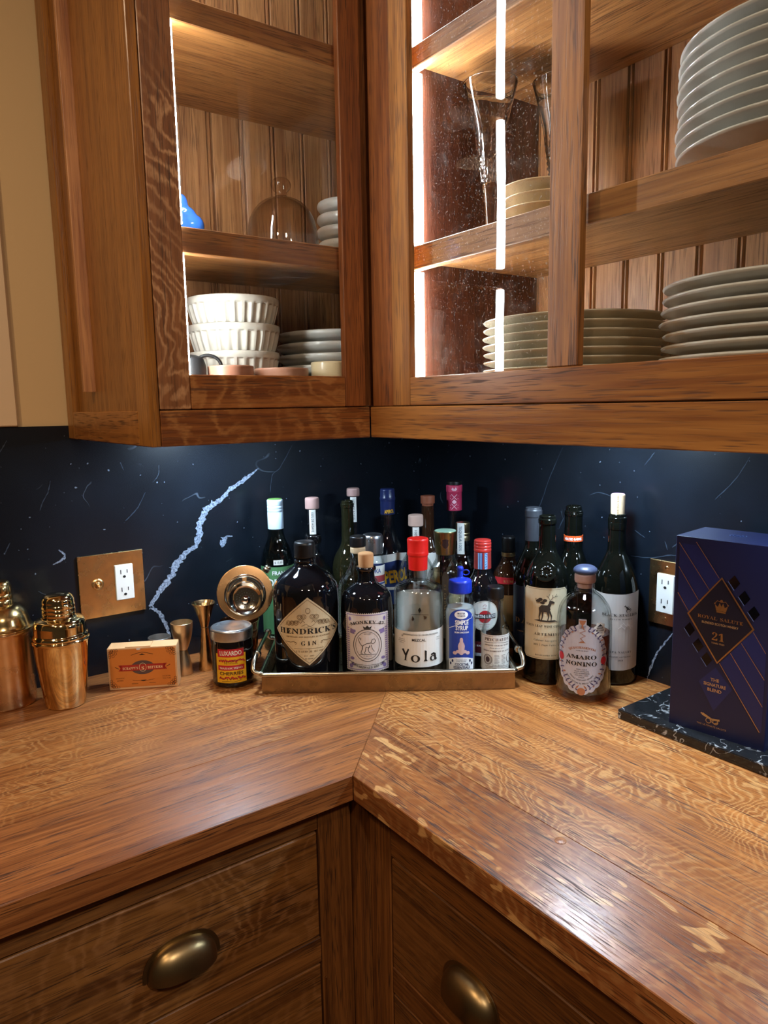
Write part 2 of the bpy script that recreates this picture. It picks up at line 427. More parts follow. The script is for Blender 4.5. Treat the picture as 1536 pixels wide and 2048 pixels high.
GLYPHS = r"""
sA&W %N%P%N%T%R%T%Z%_&)&]&-&]&M%a&U%T&Y%T&Y%P&.%P&.%T&6%U&9%Y&3%j%e%j%`%^%a%U%j%P %g%p&0%p%s&@
sB&Y %S%P%S%S%Y%T%\%V%^%Z%_%`%S&X%S&[&,&[&F&V&O&F&J&9&9&1&M&)&T%j&Q%_&J%W&?%R&0%P %t&2&/&3&5&6&8&<&9&E&8&M&6&R&2&V&+&W%t&N &4%V&9%Z&;%`&<%j&;%s&7&*&1&-%t&.%t%]&(%U
sC&^ &3%N%w%O%k%T%b%[%[%e%W%p%U&.%W&;%[&F%b&P%l&W%w&\&4&]&>&\&R&Y&T&]&W&]&W&>&T&>&N&I&G&Q&?&W&5&Y%s&N%m&-%s%_&8%U&@%V&H%Y&O%^&V%e&Y%b&I%S
sD&c %T%P%T%S%]%V%_%_%_&K%^&Q%\&U%Y&W%S&X%S&[&,&[&B&X&Q&O&Z&A&^&.&R%[&.%P &,%U&8%W&@%_&E%l&F&.&@&L&-&W%t&M%t%^&(%U
sE&X %S%P%S%S%Y%T%\%V%^%Z%_%`%_&J%^&Q%\&U%Y&W%S&X%S&[&P&[&P&@&M&@&J&K&D&Q&;&U%u&1&.&2&4&6&7&<&:&E&=&E&=%h&9%h&7%t&4&(&0&+&7%V&?%X&E%[&J%_&O%e&R%m&V%m&P%P
sF&Q %S%P%S%S%\%W%^%[%_%a%_&K%^&Q%\&U%Y&W%S&X%S&[&O&[&O&@&K&@&J&G&G&M&C&Q&>&T&7&V%t&P%t&1&.&3&3&6&7&<&9&E&<&E&<%h&9%h&7%r&3&(&.&,%t&-%t%`%w%V&3%S&3%P
sG&f &6%N&(%O%l%T%c%[%[%e%W%p%V&.%W&;%[&F%c&P%l&W%w&\&3&]&>&\&T&]&W&]&W&>&T&>&Q&E&L&L&B&U&<&X&5&Y%s&N%m&.%o%k%t%]&,%U&7%S&>%S&B%U&E%^&E%j&D%o&B%r&>%t&7%t&7&(&d&(&d%t&_%t&[%r&Y%j&Y%V&G%P
sH&i %S%P%S%S%Y%T%\%V%^%Z%_%`%_&L%\&U%Y&W%S&X%S&[&0&[&0&X%t&L%t&2&D&2&8&X&8&[&e&[&e&X&\&U&Z&Q&Z%Z&`%T&e%S&e%P&8%P&8%S&>%T&B%V&D%Z&D&,%t&,%t%`%u%Z%w%V&*%T&0%S&0%P
sI&4 %S%P%S%S%\%V%_%_%_&M%]&U%Y&W%S&X%S&[&1&[&1&X&+&W%w&U%u&R&1%S&1%P
sJ&B %f%C%Z%E%R%L%O%U%Y%_%a%I%e%H%l%K%n%T%n&I%`&X%`&[&?&[&?&X&3%b&,%K
sK&f %S%P%S%S%Y%T%]%V%_%`%_&L%]&U%Y&W%S&X%S&[&0&[&0&X%u&/&@&K&F&T&C&W&:&X&:&[&a&[&_&X&S&T&E&H&6&9&]%Y&h%S&h%P&8%P&8%S&(&+%u&(%u%Z%w%V&0%S&0%P
sL&U %S%P%S%S%Y%T%\%V%^%Z%_%`%_&L%\&U%Y&W%S&X%S&[&2&[&2&X%t&L%t%a&8%V&?%X&E%[&J%`&N%f&R%o&U%o&P%P
sM'/ %S%P%S%S%Y%T%\%V%^%Z%_%`%S&X%S&[%u&[&?%l&Z&['+&['+&X&v&W&s&U&p&L'+%S'+%P&O%P&O%S&[&P&:%P&6%P%e&N%e%`%f%Z%h%V%l%T%r%S%r%P
sN&c &Q%N%e&F%e%`%f%Z%h%V%k%T%q%S%q%P%T%P%T%S%_&N%T&[%o&[&N%r&B&X&B&[&`&[&`&X&Z&W&W&U&U&Q&T&K&T%N
sO&i &4%N&+%O%r%Q%j%V%c%\%]%c%Y%k%V%t%V&7%Y&@%]&H%c&O%j&U%r&Z&+&\&5&]&?&\&G&Z&V&P&\&I&`&A&c&7&d&.&c%t&`%k&\%c&V%\&O%V&G%Q&>%O &5%R&F%]&L&.&J&@&F&N&>&V&4&Y%s&N%m&.%o%k%s%]&+%U
sP&T %S%P%S%S%Y%T%\%V%^%Z%_%`%_&L%\&U%Y&W%S&X%S&[&+&[&9&Z&C&X&N&P&Q&I&R&B&P&8&I&0&?&+&0&)%t&)%t%`%u%Z%w%V&*%T&0%S&0%P %t&.&1&/&6&3&9&9&:&B&:&K&7&Q&2&U%t&P
sQ&i &L%9&4%?%u%P%l%T%d%Z%^%a%Y%j%V%s%V&7%Y&@%]&H%c&O%j&U%r&Z&+&\&5&]&?&\&G&Z&V&P&\&I&`&A&c&7&d&.&a%n&[%a&P%W&B%P&L%D&Y%@&b%A&c%>&W%: &5%R&F%]&L&.&J&@&F&N&>&V&4&Y%s&N%m&.%o%k%t%]&+%U
sR&_ %S%P%S%S%Y%T%\%V%^%Z%_%`%_&L%\&U%Y&W%S&X%S&[&+&[&=&Z&I&U&Q&N&S&C&N&5&?&-&V%Z&`%P&D%P&(&*%t&*%t%`%u%Z%w%V&*%T&0%S&0%P %t&/&2&0&8&4&<&:&=&C&9&Q&-&V&(&V%t&M
sS&N %Y%N%Y%p%\%p%a%c%f%Z%n%U%w%S&.%T&3%W&7%\&8%b&5%j&-%p%f&,%_&3%[&:%Z&B%[&J%]&Q%g&Z%n&\&?&Z&@&]&D&]&D&@&@&@&>&G&;&M&2&V%w&Y%q&X%l&U%i&Q%h&L%k&C&3&7&:&3&?&/&F%v&H%k&G%c&D%\&?%V&8%R&0%O
sT&U %b%P%b%S%i%T%l%V%n%Z%o%`%o&W%d&U%]&Q%X&I%V&@%R&@%R&[&R&[&R&?&O&?&G&Q&5&W&5%Z&7%V&;%T&B%S&B%P
sU&b &2%M%r%P%g%V%a%`%_%o%_&L%\&U%Y&W%S&X%S&[&0&[&0&X%t%l%u%b&)%Z&.%V&7%T&I%[&N%p&N&Q&L&U&H&W&B&X&B&[&_&[&_&X&U&Q&T&L&T%t&R%b&L%V&A%P
sV&V &*%M%Y&L%W&Q%M&X%M&[&*&[&*&X%p&L&4%m&F&K&<&X&<&[&X&[&X&X&L&M&.%M
sW'* %r%N%V&O%M&X%M&[%t&[%t&X%n&K&-%o&<&G&8&T&.&X&.&[&X&[&X&X&Q&V&_%q&l&J&e&X&e&['-&['-&X')&W&s&L&Y%N&V%N&?&>%v%N
sX&^ %R%P%R%S%[%V%b%]%w&*%`&M%S&[&1&[&1&X&(&W%v&S&(&N&5&:&@&K&C&O&D&S&B&V&;&X&;&[&\&[&U&W&L&Q&G&K&8&5&]%P&0%P&8%U&:%X&7%`&*%u%l%`%i%Y%k%U%s%S%s%P
sY&U %d%P%d%S%j%T%n%V%p%`%p%t%Y&M%V&S%M&[&)&[%q&N&2&-&C&I&F&R&C&V&;&[&X&[&X&X&M&N&6&)&6%Z&8%V&<%T&B%S&B%P
sZ&X %T%P%T%R&7&V&+&V%l&T%g&Q%c&M%_&G%\&?%Y&?%[&[&Q&[&Q&Y%o%V&0%V&<%W&F%\&M%e&Q%q&U%q&Q%P
s0&K %v%O%k%P%b%U%\%\%X%f%U%r%U&>%X&J%\&T%b&[%k&`%v&a&0&`&9&[&?&T&C&J&F&>&G&0&F%r&C%f&?%\&9%U&0%P %v%W&,%Z&/%b&1%o&2&0&1&A&/&N&,&V%v&Y%o&V%l&N%j&A%i&0%j%o%l%b%o%Z
s1&K %]%P%]%W%h%W%o%`%o&S%f&I%a&F%]&E%V&K%V&O%t&`&3&`&:%W&E%W&E%P
s2&K %U%P%U%^%i%r%p&*&,&=&-&Q%w&X%s&Y%m&X%i&S%g&L%f&B%_&C%Z&E%V&I%U&O%V&T%]&\%b&_%j&a%s&a&0&`&:&[&@&T&B&K&>&=&6&2&(%t%a%_&5%_&=%l&E%l&D%P
s3&K %g%O%`%Q%W%W%T%_%W%g%[%i%_%i%`%b%d%\%i%Y%t%X&.%`&0%e&0%l&/%s&+&(%t&,%k&-%c&-%c&6%l&6%t&7&)&;&,&A&-&I&,&P&*&U%w&X%r&Y%h&S%f&D%_&E%Y&G%V&K%U&P%W&W%\&\%f&`%s&a&/&`&9&\&?&U&B&K&@&C&<&<&5&7&-&3&8&0&A&(&D%s&E%l&D%d&B%^&:%U&.%P
s4&K %h%P%h%W%t%Y%v%\%w%a%w%i%R%i%R%q&(&`&;&`&;%r&I%r&I%i&;%i&;%\&G%W&G%P %[%r%w%r%w&M%m&@
s5&K %h%O%a%Q%X%W%U%_%X%f%\%h%`%h%`%d%c%]%f%Z%o%X%w%Z&-%a&/%f&/%n&.%v&+&-%u&0%^&/%X&1%\&`&?&`&@&G&8&G%e&Q%c&8%r&:&0&8&;&3&B&*&D%n&C%f&A%_&8%U&3%R
s6&K %w%O%n%P%f%T%_%Z%Z%c%W%n%V&,%X&A%[&J%_&R%k&]%s&`&,&a&4&a&?&]&D&V&@&K&<&I&4&H&1&W%t&W%n&P%k&E%i&6&,&;&7&9&?&4&E&+&F%o&D%b&?%X&5%Q &(%X&,%Y&0%]&2%d&3%n&2%w&0&.&,&1%w&3%o&1%i&,%j%l%m%`%r%Z
s7&K %f%P&:&Q%g&Q%a&P%^&D%V&D%W&`&G&`&G&Y%r%P
s8&K %u%O%j%P%b%R%\%V%X%[%U%b%T%h%U%p%Y%w%`&,%h&0%a&5%[&;%X&A%W&I%Z&U%^&Z%d&^%l&`%v&a&3&`&<&[&A&S&C&J&B&C&>&=&8&8&1&4&;&.&B&(&F%q&G%i&E%^&>%V&3%P &)&9&0&?&/&U&)&Y%q&X%m&U%k&P%j&J%k&D%r&< %u%V&,%W&0%[&3%`&4%g&3%m&0%r%q&+%i%t%f%h%g%a%j%[%o%X
s9&K %n%O%g%O%]%S%X%^%_%e%a%`%e%[%i%X%o%W&-%a&2&.&/&*%u%v%o%u%e%w%\&,%W&5%U&A%V&J%X&R%]&X%c&]%k&`%s&a&-&`&5&]&<&W&A&N&D&B&E&4&E&)&C%o&@%f&<%^&7%X&0%S&(%P %u&/&)&/&2&8&1&F&.&Q&*&V%t&X%o&W%k&S%i&K%h&B%k&3
s&&b %u%O%i%P%_%V%Y%^%W%i%Y%r%]&*%c&0%l&5%a&F%`&L%b&U%g&\%o&`&)&a&2&`&:&\&?&U&@&M&?&E&;&>&-&4&G%k&J%o&O&*&P&0&\&0&Z&(&W%p&S%i&N%c&b%P&R%P&F%[&@%V&8%R&0%P %v&;&1&C&4&H&4&Q&1&U&(&X%o&U%l&H%q&? %v%Y&.%Z&5%\&?%c%s&.%l&)%h%u%e%p%c%i%e%c%h%^%n%Z
s'%n %[&=%Y&`%e&`%c&=
s.%t %\%P%Z%S%Z%[%j%[%j%S%h%P
ia&D %Z%N%U%O%O%W%P%h%T%s%Z&.%b&7%k&=%u&?&+&=&.&8&0&>&:&>&.%b&2%Y&8%`&:%^&0%R%w%N%s%P%r%U%v%h%o%\%h%U%a%P %`%W%d%W%k%]&,&3&*&:%u&<%o&:%i&5%c&-%]%n%\%Y
ib&D %`%N%Y%O%T%Q%P%T%P%Z%b&Q%[&]%q&`%e&2%o&<&+&?&2&>&8&:&<&4&=&,&<%s&9%k&5%d&0%]&)%W%q%R%i%O %c%R%j%S%r%X&(%_&-%h&0%q&1&*&0&0&.&5&*&8%u&9%o&7%i&3%d&+%\%S
ic&< %d%N%\%P%U%U%Q%\%P%f%R%s%U&)%_&5%d&9%n&>&.&?&*&/%w&<%p&:%j&6%d&0%`%w%]%n%\%e%_%Y%c%V%h%U%s%X&.%`&0%^%r%R
ie&9 %b%O%Z%P%T%T%P%[%O%d%R%q%U&(%^&4%d&9%n&>&,&?&0&=&3&9&4&5&1&-&*%v%m%p%\%l%^%Y%h%U%r%X&,%`&.%^&(%W%q%R%j%P %]%p%i%s%r&(%w&/&)&6&(&:%t&<%p&;%k&8%g&4%c&.
ig&9 %]%1%S%2%L%6%G%;%F%A%J%L%W%U%Q%[%T%a%\%h%T%n%R%w%S&-%V&3%Z&8%`&<%g&?%n&@&1&;&:&;&:&5&1&5&2&/&1&)&.%s%t%j%m%h%`%g%\%a%_%^%f%[%p%X%w%T&+%O&-%H&,%B&)%<%t%8%m%4%f%2 %f%j%n%m%t%v%v&,%v&6%t&:%q&<%i&<%b&5%]%t%`%l %_%6%n%9%s%D%Z%T%Q%L%N%C%R%9
il%s %S%d%d&R%\&\%\&^%r&]%\%a%^%W%b%Y%h%`%k%^%e%W%_%R%Z%O
in&I &,%N%v%R%w%]&/&+&0&6%e%q%]%`%X%P%N%P%[&,%T&;%c%s%l&0%v&8&.&=&5&?&:&=&;&,&8%Z&>%b&@%a&7%S
io&F %e%N%\%P%U%T%Q%[%O%d%P%l%S%t%W&+%\&1%c&7%j&<%q&>&(&?&2&>&9&9&=&2&?&)&>%r&<%l&/%Y&)%U%o%P %g%R%l%S%q%V%v%[&.%h&1%o&3&-&0&8%w&<%q&:%j&6%`%u%\%j%[%a%\%Z%^%V%b%S
ip&D %=%2%=%5%C%5%J%?%[&/%S&9%T&<%f&2%r&<&-&?&4&>&9&:&<&5&>&-&=%u&:%m&6%e&1%^&*%X%s%S%l%P%^%O%Z%Q%_%4%_%2 %d%R%j%S%o%V&(%`&,%g&1%v&2&.&1&3&(&9%q&8%k&3%f&+%b%p%\%X%^%S
ir&- %M%P%Y&*%[&0%S&9%S&;%i&>%b%t%p&8&*&?&/&5%r&6%c%o%X%P
it%u %W%N%R%P%Q%\%]&9%T&9%T&;%`&A%k&N%n&N%i&=%u&=%s&9%h&9%^%V%c%Y%i%`%k%^%`%R
iu&I %Y%N%Q%T%R%b%T%g%Z&.%S&9%S&<%i&;%]%X%`%V%i%[%n%`&)%o&1&3&4&>&?&>&3%b&4%V&9%Y&?%a&A%_&7%S&,%N%w%P%v%Z&,%o%r%`%i%V%a%P
iv&; %\%N%Z%r%Z&)%T&8%O&<%c&9%d%v%f%\%q%g&)%r&.&+&7&7&1%w%p%a%_%N
ii%s %W%N%R%P%[&0%S&9%T&<%j&;%]%`%^%V%c%Y%j%a%l%_%a%R
iy&6 %G%1%N%:%R%<%W%B%`%O%Y%s%O&9%K&9%L&<%_&<%i%[&+&2&2&7&0&-%k%W%X%=%K%2
iC&^ &,%N%q%O%g%S%`%X%Z%`%V%i%U%t%V&-%Y&7%^&@%d&I%t&W&2&]&@&_&I&^&]&^&X&B&T&O&P&U&J&Y&B&[&9&Y&1&V&*&Q%s&J%m&B%i&8%f&.%e%s%g%f%l%\%t%V&/%T&@%X&P%e&R%b&J%Y&A%S&7%O
iS&J %o%N%f%O%U%R%S%N%Q%N%U%m%X%m%Y%b%^%Y%d%T%m%R&-%[&/%`%h&5%d&;%b&A%b&M%e&S%i&X%n&\%u&^&B&\&F&_&B&C&@&C&?&M&;&U&6&Y&.&[&(&Z%s&W%p&R%o&K&1&0&5&-&:%t&<%i&;%b&8%[&4%V&.%R%w%O
iN&d &D%N%o&K%_%a%h%S%h%P%I%P%J%S%O%S%S%U%V%Y%X%_%e&Z%a&]%t&]&G%f&U&L&L&Z&M&]&k&]&j&Z&]&S&\&N&F%N
iV&W %`%N%c&O%c&T%a&X%^&Z%X&]&-&]%v&Z%s&X%q&T%p&M%n%c&M&K&T&V&J&Z&K&]&g&]&Z&S%c%N
iM&v %I%P%J%S%W%Z%X%_%j&M%a&Z%a&]&*&]&4%f&c&]'-&]&v&Z&r&X&n&N&]%`&f%S&e%P&@%P&A%R&N%[&O%a&`&N&,%P&*%P%o&O%_%e%]%Z%h%S%g%P"""
glyphs()
# ------------------------------------------------------------------ the room
FLOOR_Z, CEIL_Z = -0.92, 1.52
paint = pm('cream_wall_paint', ss('#c9ab7c'), .75)
paint_trim = pm('cream_trim_paint', ss('#d2b793'), .55)
def paint_tex():
    t = NT(paint); b = t.n['Principled BSDF']; tc = t.new('ShaderNodeTexCoord')
    n = t.noise(tc.outputs['Object'], 160, 3, .6); bp = t.new('ShaderNodeBump'); bp.inputs['Strength'].default_value = .12; bp.inputs['Distance'].default_value = .001
    t.ln(n, bp.inputs['Height']); t.ln(bp.outputs[0], b.inputs['Normal'])
paint_tex()
STONE = marble('black_veined_stone', base='#0b1017', vein='#93a0b4', rough=.27)
tag(box('wall_left', (-.12, -3.3, FLOOR_Z), (-.004, 0.10, CEIL_Z), paint, None, 0), 'cream painted wall beside the end of the cabinet', 'wall', kind='structure')
tag(box('wall_right', (-.004, .004, FLOOR_Z), (3.3, .12, CEIL_Z), paint, None, 0), 'painted wall behind the run of cabinets', 'wall', kind='structure')
tag(box('floor', (-.12, -3.3, FLOOR_Z - .05), (3.3, .12, FLOOR_Z), oak('oak_floor', 'y', '#7a5430', '#4a2c16'), None, 0), 'dark wooden floor', 'floor', kind='structure')
tag(box('ceiling', (-.12, -3.3, CEIL_Z), (3.3, .12, CEIL_Z + .05), pm('ceiling_paint', ss('#b9a88c'), .8), None, 0), 'plain painted ceiling', 'ceiling', kind='structure')
tr1 = box('trim_1', (-.004, -1.09, .492), (.006, -.925, CEIL_Z), paint_trim, None, .002)
tag(tr1, 'pale flat casing board on the cream wall', 'trim', kind='structure')
WL = bpy.data.objects['wall_left']; WR = bpy.data.objects['wall_right']
sl = box('backsplash', (-.004, -2.2, 0), (0, 0, .491), STONE, WL, 0, 'black stone backsplash with a thick pale vein')
sr = box('backsplash', (0, 0, 0), (2.2, .004, .491), STONE, WR, 0, 'black stone backsplash behind the bottles')
# veins of the stone, as they run over the slabs
vm = pm('stone_vein', ss('#8794aa'), .35); _t = NT(vm)
_tc = _t.new('ShaderNodeTexCoord'); _n = _t.noise(_tc.outputs['Object'], 260, 4, .7)
_t.ln(_t.mix(_t.ramp(_n, [(.38, 0.), (.62, 1.)]), ss('#39445a'), ss('#a3aec2')), _t.n['Principled BSDF'].inputs['Base Color'])
vm2 = pm('stone_hair_vein', ss('#2f3947'), .35)
def vein(wall, pts, ws, mat, seed=1, jag=.25):
    rnd = random.Random(seed); V = []; F = []
    P = smooth_path([(a, b, 0) for a, b in pts], 8); n = len(P)
    for i, p in enumerate(P):
        d = P[min(i + 1, n - 1)] - P[max(i - 1, 0)]; d.normalize(); s = i / (n - 1) * (len(ws) - 1); k = min(int(s), len(ws) - 2)
        wd = (ws[k] * (1 - s + k) + ws[k + 1] * (s - k)) * .5
        for sg in (1, -1):
            q = wd * (1 + rnd.uniform(-jag, jag)); a = p.x - d.y * q * sg + rnd.uniform(-.5, .5) * wd; b = p.y + d.x * q * sg + rnd.uniform(-.4, .4) * wd
            V.append((.0004, a, b) if wall == 'L' else (a, -.0004, b))
    F = [(2 * i, 2 * i + 1, 2 * i + 3, 2 * i + 2) for i in range(n - 1)]
    return raw('stone_vein', V, F, mat, sl if wall == 'L' else sr)
vein('L', [(-.455, .386), (-.487, .365), (-.517, .349), (-.547, .324), (-.568, .316), (-.588, .291), (-.598, .26), (-.605, .234), (-.628, .221), (-.651, .198), (-.665, .173), (-.69, .145), (-.711, .118)], [.002, .009, .008, .011, .014, .013, .008, .012, .016, .010, .008], vm, 2)
vein('L', [(-.711, .118), (-.693, .103), (-.682, .08), (-.673, .051)], [.008, .007, .008, .005], vm, 3)
vein('L', [(-.548, .222), (-.543, .238), (-.534, .244), (-.523, .243)], [.004, .013, .005, .002], vm, 4, .5)
for i, (wl, pts) in enumerate([
    ('L', [(-.368, .434), (-.401, .385), (-.421, .369), (-.428, .331)]), ('L', [(-.879, .39), (-.885, .369), (-.897, .347), (-.901, .336)]),
    ('L', [(-.705, .354), (-.722, .325), (-.74, .307), (-.748, .301)]), ('L', [(-.874, .259), (-.864, .246), (-.874, .237), (-.887, .232)]),
    ('L', [(-.674, .407), (-.677, .387), (-.689, .373)]), ('L', [(-.75, .417), (-.744, .401)]), ('L', [(-.955, .283), (-.967, .262)]),
    ('L', [(-.958, .447), (-.945, .468)]), ('L', [(-.916, .186), (-.905, .178), (-.896, .177)]),
    ('R', [(.465, .427), (.433, .364), (.407, .303), (.379, .268)]), ('R', [(.729, .103), (.712, .079), (.695, .051), (.682, .013), (.679, .0)]),
    ('R', [(.634, .229), (.675, .232), (.715, .243), (.731, .244)]), ('R', [(.704, .267), (.71, .252)]), ('R', [(.719, .258), (.729, .266)]),
    ('R', [(.459, .258), (.472, .284)]), ('R', [(.536, .336), (.56, .343), (.595, .336)]), ('R', [(.641, .279), (.663, .268)]),
    ('R', [(.849, .425), (.827, .387), (.794, .351)]), ('R', [(.677, .426), (.657, .402)])]):
    wd = .0035 if i in (3, 10) else .0016
    vein(wl, pts, [wd * .5, wd, wd, wd * .4], vm2 if i not in (3, 10) else vm, 10 + i, .5)

# ------------------------------------------------------------------ countertop
CX, CY, CT = .640, .640, .038
oakL1 = oak('oak_counter_ripple_left', 'y', '#ad6d37', '#7a441f', '#c48e55', ripple=.55, period=.0075, pore=1.15, rough=.34)
oakL2 = oak('oak_counter_straight', 'y', '#ab6b39', '#794421', '#c08b57', ripple=.10, pore=1.25, rough=.32)
oakR1 = oak('oak_counter_ripple_right', 'x', '#b06f37', '#7a441f', '#ca965c', ripple=.60, period=.0075, pore=1.15, rough=.34)
oakR2 = oak('oak_counter_flecked', 'x', '#a06234', '#74401f', '#cf9a60', ripple=.22, period=.01, fleck=.9, rough=.30, pore=1.2)
ct = thing('countertop', 'oak countertop of glued planks mitred at the inside corner', 'countertop', (0, 0, 0))
ex = [0.0, .165, .305, .475, CX]
for i, (a, b) in enumerate(zip(ex, ex[1:])):
    prism('plank', [(a, -a - .0002), (a, -2.2), (b - .0003, -2.2), (b - .0003, -b - .0002)][::1], -CT, 0, oakL2 if i in (3, 0) else oakL1, ct, .00025 if i < 3 else .0010)
ey = [0.0, -.20, -.515, -CY]
for i, (a, b) in enumerate(zip(ey, ey[1:])):
    prism('plank', [(-a + .0002, a), (-b + .0002, b + .0003), (2.2, b + .0003), (2.2, a)], -CT, 0, oakR2 if i == 2 else oakR1, ct, .0001 if i < 2 else .0010)
# small wooden plug let into the right wing, and a knot-hole
pl = lathe('wood_plug', [(0, -.002), (.007, -.002), (.007, .0004), (.0066, .0006), (0, .0006)], oak('oak_plug', 'z', '#b5784a', '#93582f'), ct, 24)
pl.location = (.921, -.529, 0)

# ------------------------------------------------------------------ base cabinets
ovz = oak('oak_base_upright', 'z', '#8a5528', '#5e3517', '#a06a38', ripple=.1, rough=.4)
ovy = oak('oak_base_rail_left', 'y', '#96602f', '#5f3617', '#a8713e', ripple=.1, fleck=.2, rough=.4, coarse=1.2)
ovx = oak('oak_base_rail_right', 'x', '#8a5528', '#5a3216', '#a06a38', fleck=.2, rough=.4, coarse=1.2)
drl = oak('oak_drawer_left', 'y', '#94602e', '#5e3617', '#b0794a', ripple=.4, period=.014, rough=.38, coarse=1.2)
drr = oak('oak_drawer_right', 'x', '#7f4f25', '#553013', '#96653a', ripple=.15, rough=.4)
brz = metal('aged_brass_pull', (.36, .25, .12, 1), .36)
def cup_pull(parent, o, ax):
    """bin pull: a quarter-dome shell on a rimmed back plate; o = bottom centre at the drawer face; ax: (along, outward)"""
    A = Vector(ax[0] + (0,)); N = Vector(ax[1] + (0,)); Zv = Vector((0, 0, 1)); O = Vector(o)
    a, d, h, tk = .046, .027, .040, .0016
    def shell(a, d, h):
        V = []; nt, nf = 28, 10
        for i in range(nt + 1):
            th = PI * i / nt
            for j in range(nf + 1):
                ph = PI / 2 * j / nf; e = .82
                V.append(O + A * (a * math.copysign(abs(math.cos(th)) ** e, math.cos(th))) + N * (d * math.sin(th) ** .9 * math.sin(ph) ** .85 + .001) + Zv * (h * math.sin(th) ** .8 * math.cos(ph) ** .9))
        return V, nt, nf
    V1, nt, nf = shell(a, d, h); V2, _, _ = shell(a - tk, d - tk, h - tk); n = len(V1); V = V1 + V2; F = []
    ix = lambda i, j: i * (nf + 1) + j
    for i in range(nt):
        for j in range(nf):
            F.append((ix(i, j), ix(i + 1, j), ix(i + 1, j + 1), ix(i, j + 1))); F.append((n + ix(i, j), n + ix(i, j + 1), n + ix(i + 1, j + 1), n + ix(i + 1, j)))
        F.append((ix(i, nf), ix(i + 1, nf), n + ix(i + 1, nf), n + ix(i, nf)))
    # flange round the dome on the drawer
    b0 = len(V); m = 36
    for i in range(m + 1):
        th = PI * i / m; c, s = math.copysign(abs(math.cos(th)) ** .82, math.cos(th)), math.sin(th) ** .8
        for rr, yy in ((0, .0015), (.0062, .0015), (.0062, 0.)):
            V.append(O + A * ((a - .001 + rr) * c) + N * (yy + .0012) + Zv * ((h - .001 + rr) * s))
    for i in range(m):
        for j in range(2): F.append((b0 + 3 * i + j, b0 + 3 * i + j + 1, b0 + 3 * i + 3 + j + 1, b0 + 3 * i + 3 + j))
    return raw('cup_pull', V, F, brz, parent, 45, 'aged brass cup pull')
FX, FY = .610, -.610
bl = thing('base_cabinet', 'oak base cabinet under the left wing, aged brass cup pull on its drawer', 'cabinet', (0, 0, FLOOR_Z))
bl.location = (0, 0, 0)
box('carcass', (.002, -2.2, FLOOR_Z), (.588, -.60, -CT - .001), pm('cabinet_core', ss('#2a170b'), .7), bl, 0)
box('rail', (.589, -2.2, -.0815), (FX, -.6825, -CT - .0005), ovy, bl)
box('stile', (.589, -.6815, FLOOR_Z + .1), (FX, -.6265, -CT - .0005), ovz, bl)
box('rail', (.589, -2.2, -.291), (FX, -.6825, -.2515), ovy, bl)
d1 = box('drawer', (.589, -1.10, -.249), (FX, -.6845, -.0845), drl, bl, .0015)
cup_pull(d1, (FX, -.889, -.192), ((0, 1), (1, 0)))
d2 = box('drawer', (.589, -1.10, -.54), (FX, -.6845, -.2935), drl, bl, .0015)
box('stile', (.589, -1.16, FLOOR_Z + .1), (FX, -1.103, -.0825), ovz, bl)
box('catch_pin', (.6095, -.6785, -.60), (.6125, -.6765, -.318), metal('pin_brass', (.5, .3, .12, 1), .3), bl, .0005)
br = thing('base_cabinet', 'darker oak base cabinet under the right wing, aged brass cup pull on its drawer', 'cabinet')
box('carcass', (.612, -.588, FLOOR_Z), (2.2, -.002, -CT - .001), MATS['cabinet_core'], br, 0)
box('rail', (.687, -.589, -.1105), (2.2, FY, -CT - .0005), ovx, br)
box('stile', (.6355, -.589, FLOOR_Z + .1), (.6855, FY, -CT - .0005), ovz, br)
box('rail', (.687, -.589, -.325), (2.2, FY, -.2845), ovx, br)
d1 = box('drawer', (.6885, -.589, -.282), (1.13, FY, -.1135), drr, br, .0015)
cup_pull(d1, (.853, FY, -.222), ((1, 0), (0, -1)))
d2 = box('drawer', (.6885, -.589, -.58), (1.13, FY, -.3275), drr, br, .0015)
tag(box('corner_post', (.589, -.6255, FLOOR_Z + .05), (.6345, -.589, -CT - .0005), ovz, None), 'narrow dark oak corner post between the two base cabinets', 'cabinet post', kind='structure')

# ------------------------------------------------------------------ wall cabinets
UX, UY = .4713, -.4798           # front faces
ZB, ZR, ZT = .4668, .5158, 1.45
uz = oak('oak_upright', 'z', '#a8713a', '#7a4a22', '#bd884c', ripple=.1, rough=.33, coarse=1.15)
uzl = oak('oak_upright_reddish', 'z', '#93582e', '#6b3a1c', '#a86d40', ripple=.12, rough=.33, coarse=1.1)
uzf = oak('oak_upright_rayed', 'z', '#91603c', '#704628', '#c79a70', ripple=.85, period=.0125, slant=1.1, rough=.38, coarse=1.2)
uzp = oak('oak_end_panel', 'z', '#a06a2c', '#7d4d1c', '#a87436', ripple=.05, pore=.8, rough=.33)
uy = oak('oak_rail_left', 'y', '#9a6030', '#6b3b1c', '#b57f4a', ripple=.5, period=.022, rough=.34, coarse=1.2)
ux = oak('oak_rail_right', 'x', '#ab743b', '#7d4b24', '#bd884c', ripple=.1, rough=.34, coarse=1.35, pore=1.1)
sy = oak('oak_shelf_left', 'y', '#ae743e', '#7f4c26', '#b98249', ripple=.12, rough=.42, coarse=1.2)
sx_ = oak('oak_shelf_right', 'x', '#b8824c', '#86542c', '#b98249', rough=.42, coarse=1.35)
bb = oak('oak_beadboard', 'z', '#c18a58', '#935d36', '#b98249', ripple=.05, rough=.45, coarse=1.2, pore=.85)
sidem = oak('oak_dark_side', 'z', '#5e3424', '#432318', '#6a4030', ripple=.05, pore=.6, rough=.35)
